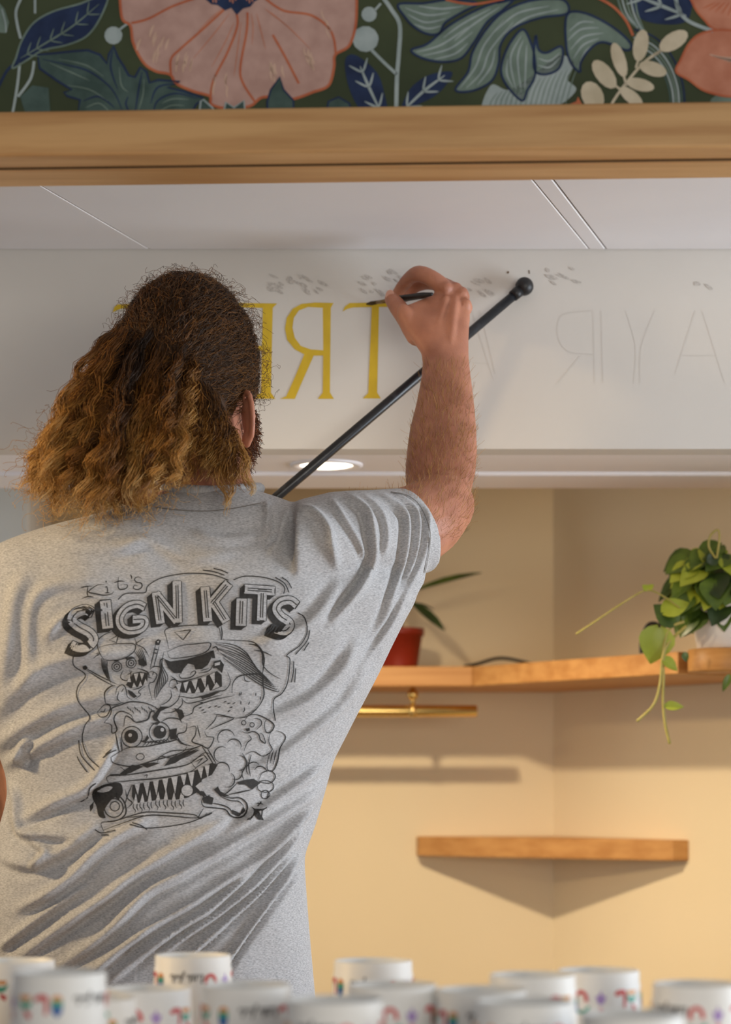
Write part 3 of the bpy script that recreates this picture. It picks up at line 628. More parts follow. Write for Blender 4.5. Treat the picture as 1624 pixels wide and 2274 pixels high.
def coral(f):
    o = [(1526, -60), (1540, 10), (1566, 46), (1590, 66), (1660, 76), (1760, 40), (1780, -60), (1650, -120)]; f.fill(o, SAL, 2, True); f.stroke(o, 5, ORG, 3, closed=True)
    o = [(1502, 160), (1512, 134), (1532, 96), (1562, 74), (1620, 68), (1720, 90), (1740, 180), (1640, 214), (1570, 204), (1530, 178)]; f.fill(o, SAL, 4, True); f.stroke(o, 5, ORG, 5, closed=True)
    for k in range(6): f.stroke([(1575 + k * 8, 122 + k * 3), (1610 + k * 6, 130 + k * 2), (1650, 128 + k * 4)], 5, PCH, 6, taper=True)
    for k in range(5): f.stroke([(1560 + k * 14, 20 + k * 4), (1590 + k * 10, 6)], 3, ORG, 5, taper=True)
for dx in (0, -1830, 1800):
    for nm, fn in (('painted_stems', branch), ('painted_leaf', navy_leaf), ('painted_acanthus', acanthus), ('painted_berries', berries), ('painted_poppy', poppy), ('painted_leaf', small_leaf), ('painted_leaf', navy_pair), ('painted_scroll', lobes), ('painted_sprig', sprig), ('painted_flower', coral)):
        motif(nm, fn, dx)

for dx, dy in ((-1000, -500), (760, -520)):            # the painting goes on above the frame
    for nm, fn in (('painted_leaf', navy_leaf), ('painted_acanthus', acanthus), ('painted_berries', berries), ('painted_poppy', poppy), ('painted_leaf', navy_pair), ('painted_scroll', lobes), ('painted_sprig', sprig), ('painted_flower', coral)):
        motif(nm, fn, dx, dy)

# ============================================================ the sign painter
def PW(n, D): return n / F * D           # pixels -> metres at a depth
def px_of(co):
    co = np.asarray(co); d = co[:, 1]
    return CX + co[:, 0] / d * F, HY - (co[:, 2] - CZ) / d * F
class Blob(MB):
    def loft(s, secs, n=28, ex=2.0):
        """secs: (centre, u, v) with u, v half-axis vectors"""
        vs = []
        for c, u, v in secs:
            for j in range(n):
                a = 2 * math.pi * j / n; ca, sa = math.cos(a), math.sin(a)
                k = 2.0 / ex
                vs.append(Vector(c) + Vector(u) * (math.copysign(abs(ca) ** k, ca)) + Vector(v) * (math.copysign(abs(sa) ** k, sa)))
        k = len(secs)
        fs = [(i * n + j, i * n + (j + 1) % n, (i + 1) * n + (j + 1) % n, (i + 1) * n + j) for i in range(k - 1) for j in range(n)]
        fs += [tuple(range(n))[::-1], tuple((k - 1) * n + j for j in range(n))]
        s.add(vs, fs)
    def chain(s, nodes, n=18):
        """nodes: (px, py, D, radius); a smooth tapering limb with rounded joints"""
        q = catmull([tuple(P(a, b, d)) + (r,) for a, b, d, r in nodes], 5)
        s.tube([p[:3] for p in q], [p[3] for p in q], n)
        for e in (q[0], q[-1]): s.ball(e[:3], e[3] * 0.995, n)
    def ell(s, c, ax, n=24):
        """ellipsoid with half-axis vectors"""
        c = Vector(c); vs = []; k = n // 2
        for i in range(k + 1):
            a = math.pi * i / k
            for j in range(n):
                b = 2 * math.pi * j / n
                vs.append(c + Vector(ax[0]) * (math.sin(a) * math.cos(b)) + Vector(ax[1]) * (math.sin(a) * math.sin(b)) + Vector(ax[2]) * math.cos(a))
        s.add(vs, [(i * n + j, (i + 1) * n + j, (i + 1) * n + (j + 1) % n, i * n + (j + 1) % n) for i in range(k) for j in range(n)])
    def fuse(s, voxel, smooth=4, fac=0.5):
        """join everything collected into one closed skin"""
        me = bpy.data.meshes.new('tmp'); me.from_pydata(s.v, [], s.f); me.update()
        bm = bmesh.new(); bm.from_mesh(me); bmesh.ops.remove_doubles(bm, verts=bm.verts, dist=1e-6); bmesh.ops.recalc_face_normals(bm, faces=bm.faces); bm.to_mesh(me); bm.free()
        o = bpy.data.objects.new('tmp', me); COL.objects.link(o)
        md = o.modifiers.new('r', 'REMESH'); md.mode = 'VOXEL'; md.voxel_size = voxel; md.use_smooth_shade = True
        sm = o.modifiers.new('s', 'SMOOTH'); sm.iterations = smooth; sm.factor = fac
        dg = bpy.context.evaluated_depsgraph_get(); dg.update()
        out = bpy.data.meshes.new_from_object(o.evaluated_get(dg))
        bpy.data.objects.remove(o); bpy.data.meshes.remove(me)
        return out
def co_of(me):
    a = np.empty(len(me.vertices) * 3); me.vertices.foreach_get('co', a); return a.reshape(-1, 3)
def nrm_of(me):
    a = np.empty(len(me.vertices) * 3); me.vertices.foreach_get('normal', a); return a.reshape(-1, 3)
def put(me, co): me.vertices.foreach_set('co', co.ravel()); me.update()
def finish(me, name, mats, parent):
    co = co_of(me); put(me, co - np.array(parent_origin(parent)))
    me.materials.clear()
    for m in (mats if isinstance(mats, list) else [mats]): me.materials.append(m)
    me.polygons.foreach_set('use_smooth', [True] * len(me.polygons)); me.update(); me.name = name
    return link(bpy.data.objects.new(name, me), parent)

M['skin'] = mat('skin', S(170, 112, 88), 0.5, base2=S(192, 131, 104), nscale=(28, 28, 28), bump=0.18, bscale=420, sss=0.18)
man_xy = P(360, 1800, 2.88)
man = empty('person', (man_xy.x, 2.88, 0.0))
tag(man, 'man seen from behind in a printed grey T-shirt, painting the gold letters', 'person')

# ---- head frame: turned a little to his right, looking at the brush
HC = P(420, 812, 2.90); yaw = math.radians(24)
hf = Vector((math.sin(yaw), math.cos(yaw), 0.10)).normalized(); hr = Vector((math.cos(yaw), -math.sin(yaw), 0)); hu = hr.cross(hf)
SK = (0.0765, 0.097, 0.104)
def H(r, f, u): return HC + hr * r + hf * f + hu * u

body = Blob()
body.ell(HC, (hr * SK[0], hf * SK[1], hu * SK[2]))
body.ell(H(0, 0.030, -0.072), (hr * 0.060, hf * 0.066, hu * 0.066))          # jaw
body.ell(H(0, 0.052, -0.108), (hr * 0.036, hf * 0.036, hu * 0.026))          # chin
body.ell(H(0, 0.075, 0.016), (hr * 0.050, hf * 0.018, hu * 0.014))           # brow
body.loft([(H(0, 0.094, 0.004), hr * 0.008, hf * 0.010), (H(0, 0.104, -0.022), hr * 0.011, hf * 0.013), (H(0, 0.108, -0.040), hr * 0.016, hf * 0.015), (H(0, 0.094, -0.052), hr * 0.014, hf * 0.010)], 14)   # nose
body.ell(H(0, 0.088, -0.070), (hr * 0.024, hf * 0.010, hu * 0.008))          # lips
for s_ in (-1, 1): body.ell(H(s_ * 0.038, 0.066, -0.030), (hr * 0.024, hf * 0.022, hu * 0.024))   # cheeks
for s_ in (-1, 1):   # ears
    e0 = H(s_ * 0.078, -0.004, -0.071)
    eo = (hr * s_ * 0.82 - hf * 0.55).normalized(); et = hf * 0.82 + hr * s_ * 0.55; eu = (hu * 0.985 + hf * 0.0).normalized()
    ring = []
    for k in range(15):
        a = -2.2 + 4.55 * k / 14
        ring.append(e0 + eo * (0.008 + 0.013 * math.cos(a)) + eu * (0.031 * math.sin(a)) + et * 0.001)
    body.tube(ring, [0.0034] * 4 + [0.0038] * 7 + [0.0040] * 4, 10)
    body.ell(e0 + eo * 0.006, (eo * 0.012, et * 0.0035, eu * 0.025))
    body.ell(e0 + eo * 0.004 - eu * 0.029, (eo * 0.010, et * 0.005, eu * 0.011))
# neck and trunk (under the shirt)
body.loft([(P(440, 930, 2.905), (PW(92, 2.9), 0, 0), (0, 0.056, 0)), (P(455, 1010, 2.905), (PW(90, 2.9), 0, 0), (0, 0.058, 0)), (P(468, 1080, 2.90), (PW(98, 2.9), 0, 0), (0, 0.062, 0)),
           (P(470, 1125, 2.895), (PW(150, 2.9), 0, 0), (0, 0.066, 0)), (P(440, 1190, 2.89), (PW(240, 2.9), 0, 0), (0, 0.062, 0)), (P(390, 1270, 2.885), (PW(330, 2.9), 0, 0), (0, 0.066, 0)),
           (P(370, 1450, 2.885), (PW(330, 2.9), 0, 0), (0, 0.070, 0)), (P(350, 1700, 2.885), (PW(250, 2.9), 0, 0), (0, 0.066, 0)), (P(330, 1950, 2.885), (PW(235, 2.9), 0, 0), (0, 0.064, 0)),
           (P(335, 2250, 2.885), (PW(260, 2.9), 0, 0), (0, 0.07, 0)), (P(345, 2420, 2.88), (PW(290, 2.9), 0, 0), (0, 0.085, 0))], 32)
# right arm: out to the elbow, then up to the wrist
body.chain([(700, 1215, 2.88, .052), (800, 1190, 2.91, .053), (880, 1176, 2.955, .053), (935, 1160, 2.99, .053), (978, 1122, 3.03, .047)])
body.ell(P(996, 1135, 3.02), (Vector((PW(36, 3.0), 0, PW(-6, 3.0))), Vector((0, 0.034, 0)), Vector((PW(10, 3), 0, PW(62, 3.0)))))
body.ell(P(985, 1170, 3.00), (Vector((PW(30, 3.0), 0, 0)), Vector((0, 0.03, 0)), Vector((PW(12, 3), 0, PW(42, 3.0)))))
def fsec(py, l, r, D, hd): return (P((l + r) / 2, py, D), (PW((r - l) / 2, D), 0, 0), (0, hd, hd * 0.35))
body.loft([fsec(1160, 930, 1024, 3.02, .036), fsec(1110, 904, 1042, 3.03, .042), fsec(1050, 900, 1056, 3.05, .043), fsec(1000, 904, 1060, 3.065, .042), fsec(950, 911, 1058, 3.08, .040),
           fsec(900, 924, 1054, 3.10, .035), fsec(850, 934, 1048, 3.12, .030), fsec(810, 939, 1043, 3.137, .0265), fsec(785, 936, 1041, 3.147, .025), fsec(755, 915, 1041, 3.152, .023),
           fsec(725, 895, 1043, 3.158, .020), fsec(700, 884, 1045, 3.164, .018), fsec(678, 905, 1044, 3.172, .016), fsec(656, 958, 1040, 3.178, .0135), fsec(640, 984, 1030, 3.182, .010)], 32)
body.ell(P(912, 722, 3.165), (Vector((PW(28, 3.1), 0, PW(-8, 3.1))), Vector((0, 0.017, 0)), Vector((PW(-12, 3.1), 0, PW(48, 3.1)))))       # thumb ball
for nodes in ([(925, 745, 3.163, .0150), (902, 708, 3.172, .0135), (884, 682, 3.192, .0128), (870, 664, 3.214, .0108)],        # thumb
              [(992, 644, 3.178, .0128), (962, 620, 3.178, .0120), (932, 608, 3.188, .0118), (912, 616, 3.208, .0100), (896, 634, 3.226, .0094), (882, 654, 3.238, .0084)],      # index
              [(1012, 648, 3.184, .0125), (975, 630, 3.215, .0116), (944, 626, 3.238, .0115), (916, 638, 3.252, .0105), (900, 658, 3.254, .0088)],     # middle
              [(1026, 660, 3.180, .0118), (1000, 655, 3.226, .0105), (980, 665, 3.252, .0100), (962, 690, 3.258, .0088), (958, 712, 3.238, .0080)],
              [(1034, 684, 3.172, .0108), (1018, 684, 3.212, .0092), (1004, 696, 3.236, .0088), (990, 716, 3.238, .0078), (988, 732, 3.222, .0070)]):
    body.chain(nodes, 14)
for (a, b, d, r) in ((990, 640, 3.172, .0105), (1011, 642, 3.178, .0105), (1026, 652, 3.175, .0100), (1034, 676, 3.168, .0092)):   # knuckles
    body.ball(P(a, b, d), r, 14)
body.chain([(960, 770, 3.136, .006), (975, 720, 3.146, .0055), (990, 665, 3.163, .006)], 10); body.chain([(1000, 770, 3.134, .006), (1006, 710, 3.146, .0055), (1012, 665, 3.166, .006)], 10)
# left arm, bent in front of the chest to hold the rest stick
body.chain([(30, 1335, 2.885, .045), (-66, 1430, 2.90, .050), (-85, 1580, 2.925, .050), (-68, 1720, 2.96, .046), (-45, 1795, 3.00, .042)])
body.chain([(-45, 1795, 3.00, .042), (30, 1705, 3.05, .045), (110, 1590, 3.10, .038), (180, 1492, 3.125, .029), (205, 1455, 3.130, .028)])
SB, SE = P(1165, 636, DB - 0.0145), P(225, 1435, 3.10)
sd = (SE - SB).normalized()
gr = SB.lerp(SE, 0.955)
side = Vector((0, 1, 0)).cross(sd).normalized()
body.ell(gr - side * 0.022 + Vector((0, -0.012, 0)), (sd * 0.042, side * 0.020, Vector((0, 0.022, 0))))
for k in range(4):
    c = gr - sd * (0.030 - 0.020 * k); r = 0.0092 - 0.0004 * k
    pts = [c + side * (-0.026) + Vector((0, 0.010, 0))] + [c + side * (0.020 * math.sin(a)) + Vector((0, 0.020 * math.cos(a), 0)) for a in (-0.9, 0.0, 0.9, 1.9, 2.9)]
    q = catmull([tuple(p) for p in pts], 4); body.tube(q, [r] * (len(q) - 4) + [r * .97, r * .93, r * .87, r * .78], 12)
q = catmull([tuple(gr + sd * 0.02 - side * 0.030 - Vector((0, 0.02, 0))), tuple(gr - sd * 0.012 - side * 0.012 - Vector((0, 0.024, 0))), tuple(gr - sd * 0.030 + side * 0.004 - Vector((0, 0.021, 0)))], 5)
body.tube(q, 0.0105, 12)
bme = body.fuse(0.0024, 5, 0.5)
body_o = finish(bme, 'body', M['skin'], man)
# thumb nail, index nail, eyes
def nail(c, u, v, nn):
    mb = Blob(); mb.ell(c, (u, v, nn)); return mb.build('nail', M['nail'], body_o, True)
M['nail'] = mat('nail', S(214, 164, 146), 0.3)
M['eye'] = mat('eye_white', S(228, 222, 214), 0.2)
for s_ in (-1, 1):
    mb = Blob(); mb.ball(H(s_ * 0.031, 0.079, 0.0), 0.0115, 14); mb.build('eye', M['eye'], body_o, True)
nail(P(866, 655, 3.204), Vector((0.0055, -0.002, 0.004)), Vector((-0.003, 0, 0.006)), Vector((0, -0.0012, 0.0006)))

# ---- trousers and shoes (below the frame)
M['denim'] = mat('denim', S(52, 60, 80), 0.85, base2=S(64, 72, 94), nscale=(120, 120, 120))
M['shoe'] = mat('shoe', S(40, 38, 38), 0.6)
tb = Blob(); hx = P(345, 2350, 2.88)
tb.loft([(Vector((hx.x, 2.88, z)), (w_, 0, 0), (0, d_, 0)) for z, w_, d_ in ((0.945, .130, .075), (0.90, .150, .090), (0.82, .180, .118), (0.76, .17, .11))], 32)
for s_ in (-1, 1):
    tb.loft([(Vector((hx.x + s_ * x_, 2.88 + y_, z)), (r_, 0, 0), (0, r_ * 1.05, 0)) for z, x_, r_, y_ in ((0.84, .088, .092, 0), (0.66, .10, .086, 0), (0.46, .11, .070, .01), (0.28, .115, .066, 0), (0.09, .12, .060, -.01), (0.04, .12, .062, -.01))], 24)
finish(tb.fuse(0.008, 4), 'trousers', M['denim'], man)
for s_ in (-1, 1):
    sb = Blob(); x_ = hx.x + s_ * 0.12
    sb.loft([(Vector((x_, y_, z_)), (w_, 0, 0), (0, 0, h_)) for y_, z_, w_, h_ in ((2.80, .050, .030, .046), (2.84, .054, .042, .052), (2.92, .048, .044, .045), (3.00, .038, .050, .036), (3.06, .031, .042, .029), (3.085, .027, .022, .02))], 18)
    finish(sb.fuse(0.006, 3), 'shoe', M['shoe'], man)

# ---- the T-shirt
shirt = Blob()
rows = [(1093, 392, 570, 2.902, .070), (1108, 345, 622, 2.898, .078), (1128, 282, 676, 2.894, .085), (1150, 205, 728, 2.890, .092), (1175, 112, 775, 2.886, .098), (1205, 30, 800, 2.884, .104),
        (1240, -25, 850, 2.882, .110), (1280, -58, 915, 2.881, .114), (1320, -72, 928, 2.880, .117), (1370, -80, 903, 2.880, .119), (1440, -78, 868, 2.880, .120), (1500, -66, 839, 2.880, .119),
        (1570, -48, 802, 2.880, .117), (1650, -12, 761, 2.880, .115), (1690, 12, 741, 2.880, .114), (1740, 24, 727, 2.880, .113), (1790, 20, 713, 2.880, .113), (1840, 6, 698, 2.880, .113),
        (1890, -6, 680, 2.880, .114), (1915, -12, 676, 2.880, .114), (2000, -26, 681, 2.880, .117), (2100, -34, 689, 2.880, .121), (2200, -38, 698, 2.880, .125), (2280, -40, 705, 2.880, .128), (2345, -40, 708, 2.880, .129)]
q = catmull(rows, 3)
shirt.loft([(P((l + r) / 2, py, D), (PW((r - l) / 2, D), PW((r - l) / 2, D) * 0.16 * min(1, max(0, (py - 1100) / 120)), 0), (0, hd, 0)) for py, l, r, D, hd in q], 72, 2.05)
def slv(secs):
    return [(P(c[0], c[1], c[2]), Vector((PW(a[0], c[2]), a[2] if len(a) > 2 else 0, -PW(a[1], c[2]))), Vector((PW(b[0], c[2]), b[1], 0))) for c, a, b in secs]
shirt.loft(slv([((660, 1225, 2.875), (0, 112), (0, -.098)), ((740, 1205, 2.885), (4, 112), (5, -.090)), ((800, 1192, 2.90), (10, 102), (14, -.080)), ((850, 1186, 2.925), (20, 98), (28, -.072)),
                ((890, 1181, 2.95), (28, 95), (40, -.064)), ((924, 1178, 2.972), (34, 94), (47, -.060))]), 48)
shirt.loft(slv([((40, 1290, 2.882), (-60, 60), (-60, -.085)), ((-30, 1370, 2.885), (-86, 30), (10, -.085)), ((-70, 1480, 2.90), (-86, 10), (4, -.078)), ((-76, 1600, 2.925), (-86, 6), (4, -.072)), ((-70, 1690, 2.95), (-84, 12), (4, -.070))]), 40)
shirt.loft([(P(x_, y_, 2.90 + k_), (PW(w_, 2.9), 0, 0), (0, t_, 0)) for x_, y_, w_, k_, t_ in ((860, 1190, 70, .02, .05), (868, 1240, 82, .03, .045), (868, 1290, 78, .025, .04), (850, 1340, 66, .01, .035), (830, 1400, 52, .0, .03), (800, 1460, 50, 0, .03))], 30)
sme = shirt.fuse(0.0036, 18, 0.5)

FOLDS = [  # (points, height mm, half width px, valley factor)
 ([(31, 2023), (103, 1989), (160, 1948), (207, 1899), (259, 1860), (330, 1822)], 9, 15, .8), ([(44, 1823), (129, 1780), (194, 1749), (233, 1697), (262, 1640)], 8, 14, .8),
 ([(0, 2108), (34, 2080), (124, 2012), (190, 1968)], 6, 11, .8), ([(30, 2136), (145, 2054), (233, 1994), (284, 1953), (360, 1904), (439, 1860), (520, 1812)], 9, 14, .9),
 ([(120, 2154), (233, 2076), (323, 1986), (400, 1942), (458, 1908), (569, 1844), (680, 1776), (722, 1735)], 9, 14, .9), ([(197, 2158), (310, 2076), (419, 2012), (498, 1960), (582, 1901), (672, 1812), (718, 1750)], 8, 11, .9),
 ([(240, 2182), (336, 2107), (419, 2050), (471, 2017), (569, 1926), (655, 1842), (712, 1765)], 8, 9, .9), ([(360, 2118), (409, 2083), (508, 2014), (589, 1943), (664, 1850), (708, 1780)], 7, 8, .9),
 ([(395, 2145), (424, 2120), (520, 2034), (582, 1975), (640, 1905), (680, 1835)], 8, 8, 1.0), ([(480, 2170), (518, 2115), (582, 2024), (631, 1958), (668, 1897)], 9, 9, 1.1),
 ([(160, 2200), (260, 2120), (340, 2060)], 5, 10, .6),
 # upper left pulls
 ([(-20, 1600), (60, 1510), (130, 1470), (230, 1455), (300, 1460)], 6, 22, .55), ([(-20, 1665), (80, 1600), (170, 1560), (290, 1540)], 6, 20, .6), ([(0, 1560), (12, 1480), (24, 1400), (34, 1330), (60, 1270)], 6, 24, .4),
 ([(66, 1500), (62, 1400), (78, 1330), (130, 1300), (210, 1300)], 4, 17, .4), ([(100, 1420), (150, 1370), (230, 1352)], 4, 13, .5), ([(0, 1705), (90, 1655), (180, 1610), (260, 1590)], 6, 16, .7),
 ([(42, 1700), (48, 1660), (70, 1640)], 8, 12, .9), ([(20, 1738), (34, 1770), (40, 1830), (60, 1850), (180, 1858)], 8, 12, .8), ([(40, 1850), (100, 1885), (92, 1910), (70, 1935)], 7, 12, .8),
 ([(0, 1900), (60, 1920), (140, 1890), (220, 1830)], 6, 16, .7),
 # right shoulder, sleeve and side
 ([(662, 1126), (700, 1140), (728, 1172), (734, 1210), (748, 1262)], 9, 11, 0.0), ([(735, 1104), (770, 1160), (800, 1210), (812, 1250)], 5, 8, .6), ([(770, 1098), (812, 1132), (826, 1188), (828, 1240), (808, 1292), (764, 1348), (732, 1387)], 9, 11, 1.0),
 ([(806, 1100), (846, 1140), (858, 1190), (850, 1240)], 5, 8, .8), ([(844, 1096), (890, 1130), (904, 1166), (894, 1252), (870, 1330), (834, 1410)], 7, 9, 1.0), ([(872, 1092), (918, 1126), (930, 1170), (920, 1240), (890, 1316), (850, 1390)], 6, 8, .9),
 ([(905, 1096), (945, 1136), (950, 1180), (938, 1240), (905, 1310), (866, 1390), (800, 1490)], 6, 8, .9), ([(760, 1290), (700, 1370), (640, 1410), (560, 1430)], 5, 18, .6), ([(800, 1420), (750, 1500), (680, 1560), (590, 1600)], 6, 16, .7),
 ([(820, 1480), (770, 1560), (700, 1620), (620, 1680), (540, 1720)], 5, 14, .7), ([(730, 1690), (660, 1745), (580, 1800), (500, 1850)], 6, 12, .8), ([(640, 1126), (628, 1160), (618, 1200), (600, 1240)], 4, 10, .4), ([(590, 1112), (594, 1150), (586, 1200)], 4, 9, .4),
 ([(120, 1190), (250, 1220), (330, 1200), (420, 1240), (520, 1230)], 3, 16, .4), ([(430, 1180), (500, 1200), (580, 1190)], 3, 12, .4), ([(300, 1440), (420, 1420), (560, 1440), (640, 1430)], 3, 22, .5),
]
def fold_field(px, py):
    h = np.zeros_like(px)
    for pts, A, wd, vf in FOLDS:
        wd = wd * 0.82
        q = np.array(catmull(pts, 5)); best = np.full(px.shape, 1e9); sg = np.zeros_like(px); tt = np.zeros_like(px)
        n = len(q) - 1
        lo = q.min(0) - 4 * wd; hi = q.max(0) + 4 * wd
        sel = np.where((px > lo[0]) & (px < hi[0]) & (py > lo[1]) & (py < hi[1]))[0]
        X, Y = px[sel], py[sel]; b = np.full(X.shape, 1e9); s_ = np.zeros_like(X); t_ = np.zeros_like(X)
        for i in range(n):
            ax, ay = q[i]; dx, dy = q[i + 1] - q[i]; L2 = dx * dx + dy * dy + 1e-9
            u = np.clip(((X - ax) * dx + (Y - ay) * dy) / L2, 0, 1)
            ex, ey = X - ax - u * dx, Y - ay - u * dy; d = np.hypot(ex, ey)
            m_ = d < b
            b[m_] = d[m_]; s_[m_] = np.sign(dx * ey - dy * ex)[m_]; t_[m_] = ((i + u) / n)[m_]
        tap = np.clip(np.sin(np.pi * np.clip(t_, 0, 1)) * 1.6, 0, 1) * 0.92 + 0.08
        tap *= np.exp(-np.maximum(0, b - 3.2 * wd) ** 2 / (wd * wd))
        sd_ = b * s_
        h[sel] += A * tap * (np.exp(-(b / wd) ** 2) - vf * 0.75 * np.exp(-((sd_ - 1.55 * wd) / (0.8 * wd)) ** 2))
    return h
co = co_of(sme); nn = nrm_of(sme); pxx, pyy = px_of(co)
wgt = np.clip(-nn[:, 1] * 1.6, 0, 1)
hh = fold_field(pxx, pyy) * wgt * 1.6
ln = 1.2 * np.sin(pxx * 0.021 + pyy * 0.013) + 0.9 * np.sin(pxx * 0.043 - pyy * 0.031 + 1.3)
hh += ln * wgt
# shoulder-blade relief and spine hollow
hh += wgt * (9 * np.exp(-((pxx - 600) / 120) ** 2 - ((pyy - 1290) / 110) ** 2) + 7 * np.exp(-((pxx - 180) / 130) ** 2 - ((pyy - 1330) / 120) ** 2) - 5 * np.exp(-((pxx - 395) / 60) ** 2 - ((pyy - 1450) / 320) ** 2))
dirv = nn * 0.5 + np.array([0, -0.5, 0.0])
co = co + dirv * (hh / 1000.0)[:, None]
put(sme, co)

# heathered jersey
mj = bpy.data.materials.new('grey_jersey'); mj.use_nodes = True
N = mj.node_tree.nodes; L = mj.node_tree.links; bs = N['Principled BSDF']; bs.inputs['Roughness'].default_value = 0.9; bs.inputs['Specular IOR Level'].default_value = 0.2
bs.inputs['Sheen Weight'].default_value = 0.15
tc = N.new('ShaderNodeTexCoord'); mp = N.new('ShaderNodeMapping'); mp.inputs['Scale'].default_value = (260, 260, 1100); L.new(tc.outputs['Object'], mp.inputs[0])
n1 = N.new('ShaderNodeTexNoise'); n1.inputs['Scale'].default_value = 1.0; n1.inputs['Detail'].default_value = 5; n1.inputs['Roughness'].default_value = 0.65; L.new(mp.outputs[0], n1.inputs[0])
cr = N.new('ShaderNodeValToRGB'); e = cr.color_ramp.elements; e[0].position = 0.30; e[0].color = (*S(138, 138, 141), 1); e[1].position = 0.56; e[1].color = (*S(192, 192, 194), 1)
e2 = e.new(0.72); e2.color = (*S(212, 212, 213), 1)
L.new(n1.outputs[0], cr.inputs[0]); L.new(cr.outputs[0], bs.inputs['Base Color'])
bp = N.new('ShaderNodeBump'); bp.inputs['Strength'].default_value = 0.22; bp.inputs['Distance'].default_value = 0.0008; L.new(n1.outputs[0], bp.inputs['Height']); L.new(bp.outputs[0], bs.inputs['Normal'])
M['jersey'] = mj
SHIRT_BVH = BVHTree.FromPolygons([tuple(c) for c in co], [tuple(p.vertices) for p in sme.polygons])
shirt_o = finish(sme, 't_shirt', mj, man)
def on_shirt(px, py, lift=1.0, eps=0.0006):
    o = Vector((0, 0, CZ)); d = P(px, py, 1.0) - o
    hit, nr_, i_, t_ = SHIRT_BVH.ray_cast(o, d.normalized())
    if hit is None: return P(px, py, 2.80)
    n_ = nr_ if nr_.dot(d) < 0 else -nr_
    return hit + n_ * (eps * 0.5 + 0.0002 * lift) - d.normalized() * eps
# collar band and sleeve hem
M['rib'] = mat('rib_knit', S(158, 158, 160), 0.9, base2=S(186, 186, 187), nscale=(420, 420, 60), bump=0.3, bscale=500)
def band(name, pts, wd, mm, lift=3, pr=0.0012):
    f = Flat(lambda x, y, l: on_shirt(x, y, l, pr), fine=6); f.stroke(pts, wd, 0, lift); return f.build(name, mm, shirt_o)
cb = MB(); cq = []
for k in range(41):
    a = 2 * math.pi * k / 40
    cq.append(P(472 + 104 * math.cos(a), 1092 + 9 * math.sin(a) * 1, 2.902) + Vector((0, 0.074 * -math.sin(a), 0.004 * math.cos(2 * a))))
cb.tube(cq, [0.0075] * 41, 10, cap=False); cb.build('collar', M['rib'], shirt_o, True)
band('collar_seam', [(345, 1128), (400, 1134), (460, 1136), (520, 1130), (580, 1118)], 2.0, M['seam'])
band('hem_stitch', [(868, 1094), (905, 1102), (936, 1128), (953, 1170), (952, 1220), (942, 1272)], 1.8, M['seam'])

# ---- brush and rest stick
br = empty('paint_brush', tuple(P(815, 675, DB - 0.002))); tag(br, 'fine lettering brush with black handle pinched in the right hand', 'brush')
b0, b1 = P(815, 675, DB - 0.002), P(960, 653, 3.150)
bd = b1 - b0
M['ferrule'] = mat('ferrule', (0.30, 0.20, 0.10), 0.3, metal=1.0); M['bristle'] = mat('bristle', S(70, 52, 20), 0.7)
mb = MB(); mb.tube([b0, b0 + bd * 0.07, b0 + bd * 0.18], [0.0012, 0.0030, 0.0026], 10); mb.build('bristles', M['bristle'], br, True)
mb = MB(); mb.tube([b0 + bd * 0.16, b0 + bd * 0.33], [0.0026, 0.0034], 12); mb.build('ferrule', M['ferrule'], br, True)
mb = MB(); mb.tube([b0 + bd * 0.33, b0 + bd * 0.5, b0 + bd * 0.85, b1], [0.0036, 0.0052, 0.0046, 0.0022], 12); mb.build('handle', M['black'], br, True)
st = empty('rest_stick', tuple(SB)); tag(st, 'black ball-ended rest stick leaning on the sign wall under the wrist', 'stick')
mb = MB(); mb.tube([SB, SB.lerp(SE, 0.35), SE + sd * 0.08], [0.0068, 0.0070, 0.0072], 16); mb.build('rod', M['rod'], st, True)
mb = MB(); mb.ball(SB, 0.0134, 24); mb.tube([SB + sd * 0.010, SB + sd * 0.024], [0.0088, 0.0082], 16); mb.build('ball_tip', M['black'], st, True)

